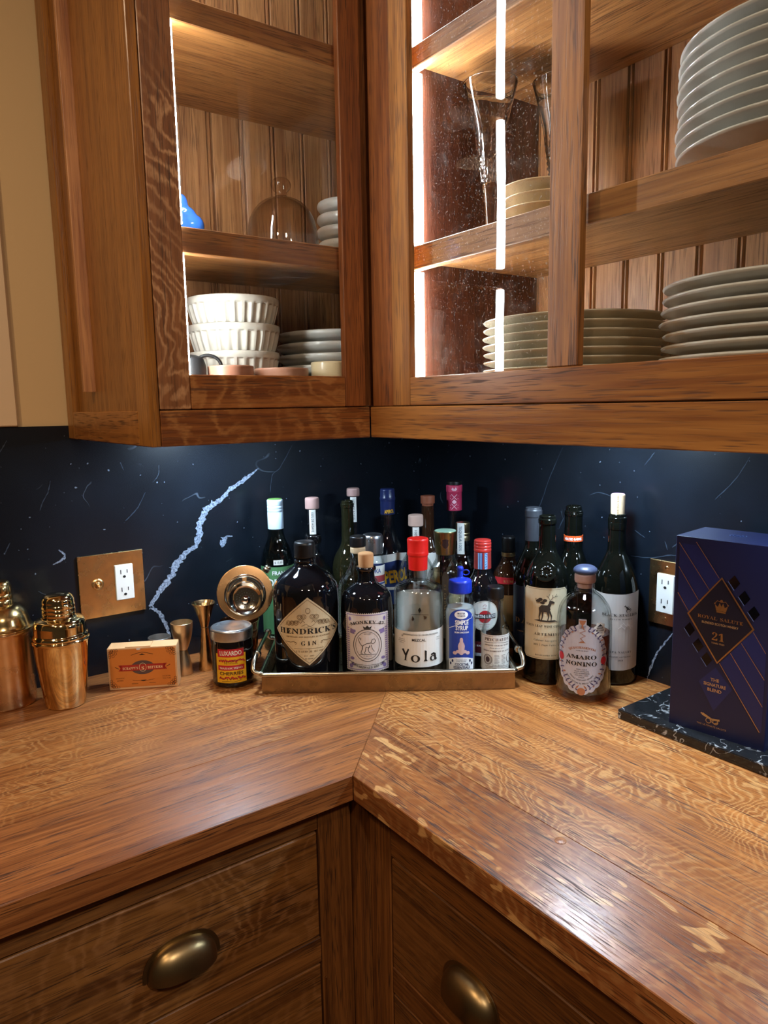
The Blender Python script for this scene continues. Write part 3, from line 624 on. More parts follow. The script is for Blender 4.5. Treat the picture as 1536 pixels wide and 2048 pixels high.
def bead_plank(name, along, w, base, z0, z1, mat, parent, normal):
    """board with a bead between two quirks at its right edge; along = axis index of the width"""
    q = .0022
    prof = [(0, 0), (0, .0095), (.0010, .0102), (w - .0118, .0102), (w - .0112, .0035), (w - .0092, .0035), (w - .0086, .0078), (w - .0068, .0104), (w - .0046, .0104), (w - .0030, .0078), (w - .0024, .0035), (w - .0002, .0035), (w - .0002, 0)]
    V = []; n = len(prof)
    for z in (z0, z1):
        for a, h in prof:
            V.append((base[0] + h * normal[0] + (a if along == 0 else 0), base[1] + h * normal[1] + (a if along == 1 else 0), z))
    F = [(i, (i + 1) % n, n + (i + 1) % n, n + i) for i in range(n)] + [tuple(range(n))[::-1], tuple(range(n, 2 * n))]
    bm = bmesh.new(); vs = [bm.verts.new(v) for v in V]
    for f in F: bm.faces.new([vs[i] for i in f])
    return from_bm(name, bm, mat, parent)
LEDM = pm('led_diffuser', (.9, .9, .9, 1), .5, emit=LED_COLOR, es=CABINET_LED)
LEDR = pm('led_diffuser_bright', (.9, .9, .9, 1), .5, emit=LED_COLOR, es=CABINET_LED * 2.1)
CHAN = pm('led_channel_white', (.75, .76, .78, 1), .45)
def led_strip(parent, lo, hi, lens_lo, lens_hi, mat=None):
    c = box('led_strip', lo, hi, CHAN, parent, .0005, 'white light strip')
    box('diffuser', lens_lo, lens_hi, mat or LEDM, c, .0008, 'glowing diffuser')
# left wall cabinet
ul = thing('wall_cabinet', 'reddish oak wall cabinet with a single glazed door and panelled end', 'cabinet')
E0, E1 = -.8400, -.8265
ep = box('end_panel', (.045, E0 + .0115, ZB + .002), (.42, E1, ZT), uzp, ul, 0, 'flat oak end panel')
box('stile', (.0005, E0, ZB), (.0445, E1, ZT), uzp, ep); box('stile', (.4185, E0, ZB), (UX, E1, ZT), uzp, ep)
box('rail', (.045, E0, ZB), (.418, E0 + .012, ZR), oak('oak_end_rail', 'x', '#9a6229', '#744518', '#b27c3e', ripple=.35, period=.02, rough=.34, coarse=1.3), ep)
box('light_rail', (UX - .02, E1 + .0005, ZB), (UX, UY - .0005, ZR), uy, ul)
box('cabinet_floor', (.165, E1 + .0005, .527), (UX - .022, -.182, .549), sy, ul, 0)
box('bottom_panel', (.001, E1 + .0005, .5005), (UX - .0215, -.182, .5155), uzl, ul, 0)
box('end_lining', (.165, E1 + .0002, .549), (UX - .023, -.812, ZT), uzl, ul, 0)
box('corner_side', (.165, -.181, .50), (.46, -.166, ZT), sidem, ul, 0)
for nm, zt, zu, zn in (('shelf', .766, .744, .731), ('shelf', 1.06, 1.036, 1.028)):
    s = box(nm, (.1655, -.8115, zu), (.430, -.183, zt), sy, ul, 0)
    box('nosing', (.4302, -.8115, zn), (.446, -.183, zt), sy, s, .0012)
g = -.3470 - .0625 * 8
while g < -.19:
    bead_plank('back_board', 1, .0625, (.1548, g, 0), .549, ZT, bb, ul, (1, 0)); g += .0625
dl = box('door', (UX - .0122, -.8255, .5172), (UX, -.7815, ZT - .03), uzf, ul, .0012, 'rayed oak hinge stile of the glazed door')
box('stile', (UX - .0122, -.5262, .5172), (UX, -.4875, ZT - .03), uzl, dl)
box('rail', (UX - .0122, -.7812, .5172), (UX, -.5265, .5645), uy, dl)
box('rail', (UX - .0122, -.7812, ZT - .085), (UX, -.5265, ZT - .03), uy, dl)
box('pane', (UX - .0143, -.7815, .5645), (UX - .0123, -.5262, ZT - .085), pane_glass('wavy_pane_left', .012, .16, 5.), dl, 0, 'old wavy glass pane')
for z0, z1 in ((.551, .730), (.767, 1.027), (1.062, ZT - .01)):
    led_strip(ul, (.4365, -.7812, z0), (.4490, -.7790, z1), (.4368, -.7788, z0 + .001), (.4488, -.7712, z1 - .001))
box('face_stile', (.440, -.5115, .5172), (UX - .0128, -.452, ZT), uzl, ul)
# right wall cabinet
ur = thing('wall_cabinet', 'lighter oak wall cabinet with a wide two-pane glazed door', 'cabinet')
XE = 1.48
box('light_rail', (UX + .0005, UY, ZB), (XE, UY + .02, ZR), ux, ur)
box('cabinet_floor', (.5405, UY + .022, .527), (XE, -.165, .549), sx_, ur, 0)
box('bottom_panel', (UX - .0205, UY + .0215, .5005), (XE, -.001, .5155), uz, ur, 0)
box('filler_stile', (UX + .003, UY + .0035, ZR + .0005), (.5305, UY + .02, ZT), uzl, ur)
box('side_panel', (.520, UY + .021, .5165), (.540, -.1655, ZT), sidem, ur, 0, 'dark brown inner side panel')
box('end_side', (XE, UY, ZB), (XE + .018, -.001, ZT), uz, ur)
for nm, zt, zu, zn in (('shelf', .757, .735, .722), ('shelf', 1.037, 1.017, 1.007)):
    s = box(nm, (.5405, -.430, zu), (XE - .001, -.1655, zt), sx_, ur, 0)
    box('nosing', (.5405, -.446, zn), (XE - .001, -.4302, zt), sx_, s, .0012)
g = .667 - .0615 * 3
while g < XE - .03:
    bead_plank('back_board', 0, .0615, (g, -.1548, 0), .549, ZT, bb, ur, (0, -1)); g += .0615
dr = box('door', (.5335, UY, .5172), (.5765, UY + .0122, ZT - .03), uz, ur, .0012, 'straight-grained oak stile of the glazed door')
box('rail', (.5768, UY, .5172), (1.20, UY + .0122, .5590), ux, dr); box('rail', (.5768, UY, ZT - .085), (1.20, UY + .0122, ZT - .03), ux, dr)
box('muntin', (.8445, UY, .5593), (.8900, UY + .0122, ZT - .0855), uz, dr)
box('stile', (1.2005, UY, .5172), (1.245, UY + .0122, ZT - .03), uz, dr)
box('pane', (.5765, UY + .0123, .5590), (.8445, UY + .0143, ZT - .085), pane_glass('wavy_pane_dusty', .10, .13, 6.), dr, 0, 'dusty smudged wavy pane')
box('pane', (.8900, UY + .0123, .5590), (1.2005, UY + .0143, ZT - .085), pane_glass('wavy_pane_right', .012, .13, 5.), dr, 0, 'clear wavy pane')
box('stile', (1.247, UY, ZR + .001), (XE, UY + .02, ZT), uz, ur)
for z0, z1 in ((.551, .721), (.758, 1.006), (1.039, ZT - .01)):
    led_strip(ur, (.5402, -.4410, z0), (.5422, -.4250, z1), (.5423, -.4400, z0 + .001), (.5472, -.4260, z1 - .001), LEDR)
# lamps under the wall cabinets
UND = pm('under_cabinet_diffuser', (.9, .9, .9, 1), .5, emit=(.62, .82, 1.0, 1), es=UNDER_LED)
def puck(loc, label):
    t = thing('puck_light', label, 'lamp', loc, 0)
    lathe('housing', [(.026, 0), (.036, 0, .002), (.036, -.008, .002), (.0295, -.010), (.0295, -.006), (.026, -.006), (.026, 0)], CHAN, t, 40)
    lathe('lens', [(0, -.0062), (.0292, -.0062), (.0292, -.0085, .001), (0, -.0088)], UND, t, 40)
puck((.17, -.60, .5003), 'round lamp under the reddish wall cabinet')
puck((.66, -.17, .5003), 'round lamp under the lighter wall cabinet near the corner')
puck((1.15, -.17, .5003), 'round lamp under the lighter wall cabinet beyond the gift box')
# ------------------------------------------------------------------ outlets
brass = metal('polished_brass_plate', (.92, .62, .30, 1), .26)
white_pl = pm('white_plastic', ss('#eceae4'), .35); black = pm('black_print', ss('#14110f'), .5); slot = pm('slot_black', (.01, .01, .01, 1), .6)
def receptacle(t, u, v, w, h):
    r = box('receptacle', (u - w / 2, -.0075, v - h / 2), (u + w / 2, -.003, v + h / 2), white_pl, t, .0012, 'white duplex receptacle')
    G = []
    for s in (-1, 1):
        c = v + s * h * .25
        G += [rect(u - .0072, c - .001, u - .0055, c + .0075), rect(u + .0052, c + .0005, u + .0068, c + .0075), disc(u, c - .0065, .0030, .0026, 14)]
    decal('socket_slots', merge(*G), slot, r, flat, .0079)
def screw(t, u, v):
    s = lathe('screw', [(0, 0), (.0036, 0), (.0033, .0012, .0006), (0, .0014)], brass, t, 20); s.rotation_euler = (PI / 2, 0, 0); s.location = (u, -.004, v)
ol = thing('power_outlet', 'wide brass wall plate with a toggle and a white socket', 'outlet', (.0005, -.782, .1785), PI / 2)
box('wall_plate', (-.0625, -.004, -.0625), (.0625, 0, .0625), brass, ol, .0008)
receptacle(ol, .0225, .0015, .0355, .071)
k = lathe('toggle_ring', [(.006, 0), (.0115, 0, .0005), (.0115, .0015, .0006), (.008, .003, .001), (.0065, .0022), (.006, 0)], brass, ol, 32); k.rotation_euler = (PI / 2, 0, 0); k.location = (-.028, -.004, .004)
k = lathe('toggle', [(0, 0), (.0062, 0), (.0062, .002, .001), (.003, .004, .001), (.0026, .013, .001), (0, .0135)], brass, ol, 24); k.rotation_euler = (PI / 2 + .35, 0, 0); k.location = (-.028, -.004, .004)
orr = thing('power_outlet', 'narrow brass wall plate with a white socket, half behind the gift box', 'outlet', (.714, -.0005, .1725), 0)
box('wall_plate', (-.036, -.004, -.0595), (.036, 0, .0595), brass, orr, .0008)
receptacle(orr, -.001, 0, .035, .072); screw(orr, -.001, .0475); screw(orr, -.001, -.0475)

# ------------------------------------------------------------------ barware at the left
gold = metal('polished_gold', (.96, .72, .36, 1), .08); copper = metal('brushed_copper_gold', (.82, .53, .28, 1), .26); steel = metal('dull_steel', (.70, .69, .68, 1), .4)
palebrass = metal('satin_pale_brass', (.82, .64, .42, 1), .34); lidm = metal('aluminium_lid', (.62, .64, .68, 1), .3)
s = thing('cocktail_shaker', 'short polished gold cobbler shaker beside the bitters box', 'shaker', (.112, -.905, 0), facing(.112, -.905))
lathe('tin', [(0, .0), (.031, 0, .001), (.0335, .002, .002), (.0385, .04), (.0435, .085), (.0465, .116), (.0478, .1185, .001), (.0478, .1222, .001), (.0462, .1235), (.0460, .1240), (0, .1240)], gold, s, 64)
lathe('strainer_top', [(0, .1242), (.0455, .1242), (.0462, .1262, .001), (.0455, .130, .001), (.0432, .133, .001), (.0430, .150, .004), (.0395, .1575, .003), (.030, .1605, .002), (.0285, .1635), (0, .1635)], gold, s, 64)
lathe('cap', [(0, .1637), (.0272, .1637), (.0275, .168, .001), (.0268, .1695), (.0275, .171, .001), (.0275, .1755, .001), (.0268, .177), (.0275, .1785, .001), (.0275, .183, .001), (.0265, .1845), (.0268, .193, .008), (.021, .2015, .008), (0, .2035)], gold, s, 64)
s = thing('cocktail_shaker', 'taller brushed copper-gold cobbler shaker at the picture edge', 'shaker', (.043, -.986, 0), 0)
lathe('tin', [(0, 0), (.0445, 0, .002), (.0458, .003, .002), (.0475, .13), (.0492, .134, .001), (.0492, .1375, .001), (0, .1378)], copper, s, 64)
lathe('strainer_top', [(0, .138), (.0505, .138, .001), (.0515, .1405, .0015), (.0485, .143), (.0455, .150, .006), (.0415, .166, .01), (.031, .1785, .008), (.0225, .182), (0, .182)], metal('satin_gold', (.80, .55, .24, 1), .18), s, 64)
lathe('cap', [(0, .1822), (.0215, .1822), (.0215, .190), (.0205, .1915), (.0213, .193), (.0213, .200), (.0203, .2015), (.021, .203), (.0205, .214, .006), (.016, .2245, .005), (0, .2262)], MATS['satin_gold'], s, 64)
def jigger(name, label, xy, prof_low, prof_up, mat):
    t = thing(name, label, 'jigger', (xy[0], xy[1], 0), 0)
    lathe('lower_cup', prof_low, mat, t, 40); lathe('upper_cup', prof_up, mat, t, 40)
jigger('jigger', 'short satin brass jigger behind the bitters box', (.099, -.682), [(0, .002), (.0160, .002), (.0175, 0, .0006), (.0180, .001), (.0150, .022), (.0095, .044, .006), (.0085, .048), (0, .0485)],
       [(0, .0487), (.0085, .0487), (.0125, .058, .006), (.0195, .080, .01), (.0215, .104, .0005), (.0208, .1045), (.0188, .080, .01), (.0115, .0585), (0, .055)], palebrass)
jigger('jigger', 'tall slim polished brass jigger with a flared mouth', (.106, -.638), [(0, .002), (.0140, .002), (.0155, 0, .0006), (.0158, .001), (.0115, .045), (.0075, .085), (.0082, .0865, .0004), (.0082, .0885, .0004), (0, .089)],
       [(0, .0892), (.0078, .0892), (.0105, .100, .006), (.0195, .130), (.0236, .137, .0006), (.0230, .1378), (.0180, .131), (.0098, .1015), (0, .094)], metal('polished_brass_jigger', (.90, .66, .36, 1), .2))
t = thing('measuring_cup', 'small dull steel cup behind the bitters box', 'cup', (.052, -.712, 0), 0)
lathe('cup', [(0, 0), (.0165, 0, .002), (.0185, .004), (.0215, .064), (.0222, .0655, .0005), (.0222, .069, .0008), (.0208, .069), (.0175, .006), (0, .005)], steel, t, 40)
lathe('rim_band', [(.0217, .058), (.0226, .0585), (.0226, .0605), (.0219, .061)], steel, t, 40)
# bitters box
bx = thing('bitters_box', 'orange carton of cocktail bitters lying on the counter', 'box', (.1285, -.771, 0), math.atan2(.881, .472))
kraft = pm('box_cream_card', ss('#d8a878'), .55); orange = pm('box_orange_print', ss('#c9762f'), .5); redp = pm('box_red_print', ss('#a3281c'), .5)
hw, hh, dp = .0625, .0805, .036
box('carton', (-hw, 0, 0), (hw, dp, hh), kraft, bx, .0008)
fp = decal('front_print', rect(-hw + .0035, .0045, hw - .0035, hh - .003), orange, bx, flat, .0004)
G = []
for sx in (-1, 1):
    for sz, zz in ((1, hh - .004), (-1, .0055)):
        cx, cz = sx * (hw - .0045), zz
        for q in range(4):
            for w2 in range(3):
                a = math.radians(90 * q / 3); r = .004 + .0042 * w2
                u, v = cx - sx * math.cos(a) * r, cz - sz * math.sin(a) * r
                if w2 < 2 or q in (0, 3) or sz > 0: G.append(ring(u, v, .0026, .0026, .0006, 10))
G += [stroke([(-.02, .066), (-.008, .0695), (0, .071), (.008, .0695), (.02, .066)], .0008), poly([(-.006, .0655), (0, .0685), (.006, .0655)]), poly([(-.006, .0170), (0, .0140), (.006, .0170)]),
      stroke([(-.02, .0175), (0, .0145), (.02, .0175)], .0006), text('AROMATIC', -.042, .021, .0022, 'n'), text('BITTERS', -.042, .0165, .0022, 'n'), text('COCKTAIL', .042, .021, .0022, 'n'), text('TINCTURE', .042, .0165, .0022, 'n'),
      stroke([(-.022, .0105), (-.010, .0105)], .001, taper=True), stroke([(.022, .0105), (.010, .0105)], .001, taper=True), stroke([(-.05, .0445), (-.043, .0405)], .001), stroke([(.05, .0445), (.043, .0405)], .001)]
decal('ornament_print', merge(*G), pm('box_brown_print', ss('#3a2413'), .5), fp, flat, .0006)
decal('oval_print', merge(disc(0, .0415, .0215, .0135, 36)), pm('box_slate_print', ss('#54403c'), .5), fp, flat, .0006)
decal('banner_print', merge(rect(-.040, .0360, .040, .0475), poly([(-.044, .0360), (-.040, .0418), (-.044, .0475), (-.038, .0475), (-.038, .0360)]), poly([(.044, .0360), (.040, .0418), (.044, .0475), (.038, .0475), (.038, .0360)])), redp, fp, flat, .0008)
decal('lettering', merge(text("SCRAPPY'S", -.0225, .0385, .0068, 's', width=.028), text('BITTERS', .0225, .0385, .0068, 's', width=.027), ring(0, .0418, .0066, .0085, .0007, 24), text('S', 0, .0365, .010, 's')), pm('box_pale_print', ss('#e8c79a'), .5), fp, flat, .001)
fl = box('lid_flap', (-.030, .003, hh + .0002), (.016, .030, hh + .0016), kraft, bx, .0003); fl.rotation_euler = (.03, 0, 0)
decal('seal_print', disc(-.006, .0775, .004, .002, 16), pm('seal_white', ss('#d9d4d0'), .4), bx, flat, .0006)
# cherry jar
j = thing('cherry_jar', 'dark glass jar of cherries with yellow and red label', 'jar', (.202, -.623, 0), facing(.202, -.623, -6))
jg = pm('near_black_glass', (.006, .004, .004, 1), .04, spec=.6, coat=.3)
lathe('jar_body', [(0, .002), (.034, 0, .003), (.0385, .004, .004), (.0392, .012, .004), (.0392, .072, .006), (.0385, .080, .004), (.0365, .088), (0, .089)], jg, j, 64)
lathe('lid', [(0, .0892), (.0388, .0892, .001), (.0396, .0915, .001), (.0396, .1085, .003), (.0365, .1115, .002), (.034, .1105), (.0125, .1108), (0, .1108)], lidm, j, 64)
yl = pm('label_yellow', ss('#e0ab1c'), .5); rd = pm('label_red', ss('#b5202a'), .5); wh = pm('label_white', ss('#e9e2d4'), .5)
S = cyl(.0393)
lb = decal('label', rect(-.029, .012, .029, .068), yl, j, S, .0004)
decal('label_print', merge(rect(-.025, .062, .025, .077), rect(-.025, .0365, .025, .0460)), rd, lb, S, .0007)
decal('lettering', merge(text('LUXARDO', 0, .0655, .0082, 'n', width=.041, bold=.02), text('MARASCHINO', 0, .0388, .0056, 's', width=.043)), wh, lb, S, .001)
dk = pm('label_dark_print', ss('#3a1d12'), .5)
decal('lettering', merge(text('CHERRIES', 0, .0275, .0062, 'n', width=.045, bold=.015), text('THE ORIGINAL', 0, .0488, .0022, 'n', width=.026)), dk, lb, S, .001)
rnd = random.Random(3); G = []
for row in (.0545, .0210):
    for q in range(13): G.append(stroke([(-.023 + q * .0038, row + rnd.uniform(-.002, .002)), (-.0205 + q * .0038, row + rnd.uniform(-.003, .003)), (-.019 + q * .0038, row + rnd.uniform(-.002, .002))], .0026))
decal('garland_print', merge(*G), rd, lb, S, .0009)
G = [stroke([(-.022 + q * .0034, row + rnd.uniform(-.003, .003)), (-.0205 + q * .0034, row + rnd.uniform(-.003, .003))], .0011) for row in (.0545, .0210) for q in range(13)]
decal('leaf_print', merge(*G, stroke([(-.018, .0145), (-.006, .0155), (.004, .014), (.018, .0165)], .0006)), dk, lb, S, .0011)
# mixing tin with strainer
t = thing('mixing_tin', 'dark copper mixing tin behind the cherry jar', 'tin', (.126, -.572, 0), facing(.126, -.572))
lathe('tin', [(0, 0), (.030, 0, .002), (.032, .003), (.0375, .085), (.0392, .092, .001), (.0400, .094, .0006), (.0385, .0945), (.0362, .085), (.030, .004), (0, .0035)], metal('dark_copper', (.50, .24, .13, 1), .16), t, 56)
st = thing('hawthorne_strainer', 'round copper and steel cocktail strainer propped on the mixing tin', 'strainer', (.170, -.577, .160), facing(.170, -.577))
st.rotation_euler = (math.radians(-14), 0, facing(.170, -.577))
cop2 = metal('polished_copper_gold', (.90, .52, .24, 1), .26); sil = metal('polished_pale_steel', (.80, .76, .66, 1), .1)
def dish(name, pts, mat, parent, seg=56):
    o = lathe(name, pts, mat, parent, seg); o.rotation_euler = (PI / 2, 0, 0); return o
dish('plate', [(0, -.001), (.0535, -.001, .0006), (.0545, .0002, .0006), (.0535, .0014, .0004), (0, .0014)], cop2, st)
dish('rim', [(.034, .0016), (.0405, .0016, .001), (.0405, .0042, .001), (.0385, .005), (.0355, .0036), (.034, .0016)], sil, st).location = (0, 0, -.004)
b = dish('bowl', [(0, .0022), (.020, .0022), (.0255, .0045, .001), (.031, .0085, .001), (.0325, .0085, .0005), (.0325, .0018), (0, .0016)], sil, st); b.location = (0, 0, -.011)
slotm = pm('slot_shadow_black', (.015, .011, .006, 1), .5)
for i, rr in enumerate((.033, .0285)):
    for sg in (1, -1):
        G = stroke([(rr * math.cos(a), rr * math.sin(a) - .004) for a in [math.radians(90 - sg * (8 + 66 * k / 10)) for k in range(11)]], .0024)
        decal('slot', G, slotm, st, flat, .0052 if i == 0 else .0030)
        decal('slot_edge', stroke([((rr + .0018) * math.cos(a), (rr + .0018) * math.sin(a) - .004) for a in [math.radians(90 - sg * (7 + 68 * k / 10)) for k in range(11)]], .0011), sil, st, flat, .0056 if i == 0 else .0032)
G = [disc(.0165 * math.cos(2 * PI * k / 22), .0165 * math.sin(2 * PI * k / 22) - .011, .0011, .0011, 8) for k in range(22)] + [disc(.0115 * math.cos(2 * PI * k / 15), .0115 * math.sin(2 * PI * k / 15) - .011, .001, .001, 8) for k in range(15)]
decal('drain_holes', merge(*G), slotm, st, flat, .0026)
kn = lathe('thumb_knob', [(0, 0), (.006, 0), (.0075, .006, .001), (.0065, .0085, .001), (.0078, .011, .001), (.006, .0145, .002), (0, .0155)], sil, st, 28); kn.location = (.0400, .004, .038); kn.rotation_euler = (0, .6, 0)
sp = [(.0385 * math.cos(a) + .0022 * math.cos(17 * a), .004 + .0022 * math.sin(17 * a), .0385 * math.sin(a) - .004) for a in [math.radians(-170 + 160 * k / 150) for k in range(151)]]
tube('spring', sp, .0006, sil, st, 5)
nb = dish('centre_boss', [(0, .0022), (.009, .0022), (.0085, .0055), (.005, .008), (0, .0085)], metal('bright_chrome', (.9, .9, .9, 1), .05), st, 9); nb.location = (.001, 0, -.013)
# veined stone board and gift box
bd = thing('stone_board', 'black marble board with a raised lip under the gift box', 'board', (0, 0, 0))
def board():
    V = []; x0, x1, y0, y1, z, lip, rc = .752, 1.13, -.190, -.030, .0165, .016, .0045
    bm = bmesh.new(); bm_box(bm, (x0, y0, .0), (x1, y1, z))
    top = [f for f in bm.faces if f.normal.z > .9]
    r = bmesh.ops.inset_region(bm, faces=top, thickness=lip, depth=0); top = [f for f in bm.faces if f.normal.z > .9 and all(x0 + lip * .9 < v.co.x < x1 - lip * .9 for v in f.verts)]
    bmesh.ops.inset_region(bm, faces=top, thickness=.002, depth=-rc)
    bmesh.ops.bevel(bm, geom=[e for e in bm.edges if all(v.co.z > z - .0001 or v.co.z < .0001 for v in e.verts)], offset=.0012, segments=2, affect='EDGES')
    return bm
from_bm('slab', board(), marble('white_veined_black_marble', '#17181a', '#c4c5c8', 7.0, 2.2, .14, .012, .40), bd)
gb = thing('gift_box', 'navy whisky gift box with gold lines and black diamond', 'box', (.8316, -.1695, .0123), math.radians(6.87))
navy = pm('navy_card', ss('#10163a'), .42); nav2 = pm('navy_card_blue', ss('#182152'), .38); goldp = metal('gold_foil_print', (.72, .46, .20, 1), .3); goldm = pm('matt_gold_print', ss('#b88a55'), .45)
W, Hh = .142, .3035
box('carton', (0, 0, 0), (W, .099, Hh), navy, gb, .0009)
cu, cv = .071, .184
o0 = -.0125
def V_(pts): return [(a, b + o0) for a, b in pts]
D1 = [(.0708, .2607), (.1180, .1935), (.0700, .1318), (.0236, .1987)]
decal('blue_panel', merge(poly(V_([(.006, .3045), (.0315, .3045), (.069, .2595), (.0236, .1985), (.006, .2225)])), poly(V_([(.118, .193), (.1365, .1660), (.1365, .044), (.1335, .044), (.0735, .131)])), poly(V_([(.0680, .1240), (.0935, .0965), (.0680, .0560), (.0440, .0965)]))), nav2, gb, flat, .0003)
dm = decal('diamond_panel', poly(V_(D1)), pm('black_card', ss('#121120'), .35), gb, flat, .0006)
lines = [((.0054, .3053), (.0535, .2402)), ((.0311, .3093), (.067, .2598)), ((.0062, .2684), (.0381, .2221)), ((.0064, .2279), (.0238, .2022)), ((.118, .1896), (.1362, .1623)), ((.1026, .1698), (.1363, .1233)), ((.0882, .1512), (.1359, .083)), ((.0733, .1322), (.134, .0439))]
decal('gold_lines', merge(*[stroke(V_(l), .0010) for l in lines], stroke(V_(D1), .0030, True)), goldp, gb, flat, .0009)
wins = [(.0883, .2574), (.1032, .2373), (.1171, .2173), (.0266, .1747), (.0405, .1528), (.0541, .1343)]
for a, b in wins:
    wo = decal('window', poly(V_([(a, b + .0105), (a + .0082, b - .0005), (a + .0005, b - .0115), (a - .0082, b)])), pm('window_black', (.003, .003, .004, 1), .08), gb, flat, .0007)
    decal('window_edge', stroke(V_([(a - .0084, b), (a + .0005, b - .0119)]), .0011), pm('pale_blue_edge', ss('#5c6c9c'), .5), wo, flat, .0010)
crown = merge(rect(.0655, .2085 + o0, .0785, .2108 + o0), poly(V_([(.0650, .2112), (.0790, .2112), (.0815, .2205), (.0770, .2170), (.0745, .2235), (.0720, .2180), (.0695, .2235), (.0670, .2170), (.0625, .2205)])), disc(.072, .2262 + o0, .0022, .0022, 12), disc(.0625, .2215 + o0, .0013, .0013, 8), disc(.0815, .2215 + o0, .0013, .0013, 8), stroke(V_([(.0625, .2215), (.066, .2262), (.072, .2245), (.078, .2262), (.0815, .2215)]), .0010))
decal('lettering', merge(crown, text('ROYAL SALUTE', .0710, .1962 + o0, .0070, 's', width=.066), text('21', .0695, .1655 + o0, .0165, 's')), goldp, dm, flat, .0011)
decal('lettering', merge(text('BLENDED SCOTCH WHISKY', .0710, .1886 + o0, .0035, 'n', width=.053), text('YEARS OLD', .0695, .1600 + o0, .0026, 'n', width=.019)), goldm, dm, flat, .0011)
can = merge(stroke(V_([(.0520, .0475), (.0680, .0415)]), [.0042, .0030]), ring(.0615, .0390 + o0, .0042, .0042, .0010, 18), ring(.0720, .0395 + o0, .0042, .0042, .0010, 18), stroke(V_([(.0650, .0420), (.0780, .0440)]), .0030), stroke(V_([(.0640, .0400), (.0700, .0365), (.0760, .0400)]), .0014), disc(.0508, .0480 + o0, .0014, .0014, 8))
decal('lettering', merge(text('THE', .0680, .1020 + o0, .0048, 'n', bold=.02), text('SIGNATURE', .0680, .0940 + o0, .0048, 'n', width=.033, bold=.02), text('BLEND', .0680, .0860 + o0, .0048, 'n', bold=.02), can, text('THE ULTIMATE SALUTE', .0660, .0300 + o0, .0026, 'n', width=.044)), goldm, gb, flat, .0009)
def topf(u, v, o): return (u, v, Hh + o)
topf.cut = 0
decal('top_crest', merge(ring(.071, .05, .012, .012, .0015, 30), ring(.071, .05, .008, .008, .002, 24), disc(.071, .05, .003)), pm('navy_gloss_print', ss('#2c3a66'), .25), gb, topf, .0004)
# ------------------------------------------------------------------ tray
TO = Vector((.292, -.608)); TT = Vector((.579, .815)); TN = Vector((-.815, .579))
pew = metal('aged_pewter_brass', (.36, .24, .13, 1), .26); pew2 = metal('aged_nickel', (.52, .46, .36, 1), .24)
TL, TD, TH = .463, .212, .036
tray = thing('serving_tray', 'bronzed metal tray with tube handles carrying the front bottles', 'tray', (TO.x, TO.y, .0004), math.atan2(TT.y, TT.x))
box('base', (.004, .004, .0005), (TL - .004, TD - .004, .0035), metal('tray_base_dark', (.20, .15, .10, 1), .3), tray, .0008)
for lo, hi in (((0, 0, 0), (TL, .0035, TH)), ((0, TD - .0035, 0), (TL, TD, TH)), ((0, .0036, 0), (.0035, TD - .0036, TH)), ((TL - .0035, .0036, 0), (TL, TD - .0036, TH))):
    box('side', lo, hi, pew, tray, .0006)
def rr(x0, y0, x1, y1, c, z, n=5):
    P = []
    for cx, cy, a in ((x1 - c, y1 - c, 0), (x0 + c, y1 - c, 90), (x0 + c, y0 + c, 180), (x1 - c, y0 + c, 270)):
        for k in range(n + 1): t = math.radians(a + 90 * k / n); P.append((cx + c * math.cos(t), cy + c * math.sin(t), z))
    return P
tube('rim', rr(-.0015, -.0015, TL + .0015, TD + .0015, .006, TH), .0042, pew2, tray, 10, True)
for sx, x0 in ((-1, -.002), (1, TL + .002)):
    h = tube('handle', smooth_path([(x0 - sx * .004, .004, TH), (x0 + sx * .012, .006, TH + .004), (x0 + sx * .0145, .016, TH + .016), (x0 + sx * .012, .032, TH + .026), (x0 + sx * .012, .055, TH + .026), (x0 + sx * .012, TD - .055, TH + .026), (x0 + sx * .012, TD - .032, TH + .026), (x0 + sx * .0145, TD - .016, TH + .016), (x0 + sx * .012, TD - .006, TH + .004), (x0 - sx * .004, TD - .004, TH)], 6), .0042, pew2, tray, 10)
    for yy in (.040, TD - .040):
        c = lathe('collar', [(0, -.006), (.006, -.006, .001), (.0078, 0, .003), (.006, .006, .001), (0, .006)], pew2, h, 20); c.rotation_euler = (PI / 2, 0, 0); c.location = (x0 + sx * .0105, yy, TH + .026)
ZTRAY = .0041

# ------------------------------------------------------------------ bottles
clear = clear_glass('clear_glass')
clearg = clear_glass('faint_green_glass', (.985, .99, .988, 1), (.74, .80, .78, 1))
blackg = pm('black_glass', (.004, .004, .005, 1), .03, spec=.6, coat=.4)
wineg = pm('dark_wine_glass', (.003, .0035, .0025, 1), .04, spec=.5)
oliveg = pm('olive_glass', (.012, .012, .005, 1), .05, spec=.55, coat=.3)
browng = pm('brown_spirit_glass', (.035, .013, .006, 1), .05, spec=.55, coat=.3)
water = clear_glass('clear_spirit', (.985, .988, .986, 1), (.86, .89, .88, 1))
amber = clear_glass('amber_spirit', (.80, .47, .14, 1), (.55, .24, .05, 1))
rosso = clear_glass('brown_amaro', (.50, .20, .075, 1), (.58, .18, .05, 1))
paleam = clear_glass('pale_elderflower', (.95, .86, .66, 1), (.75, .55, .3, 1))
cork = pm('cork', ss('#c08a5a'), .75); corkp = pm('pinkish_cork', ss('#b9918a'), .6); corkd = pm('stained_cork', ss('#cdb08e'), .7)
cream = pm('paper_cream', ss('#dccdac'), .6); papw = pm('paper_white', ss('#dfdcd6'), .6); ink = pm('ink_black', ss('#1a1614'), .55); inkb = pm('ink_brown', ss('#6b5236'), .55)
blackp = pm('black_plastic', ss('#121112'), .35); blueP = pm('blue_plastic', ss('#1c33a8'), .32); redw = pm('red_wax', ss('#cf1d17'), .34)
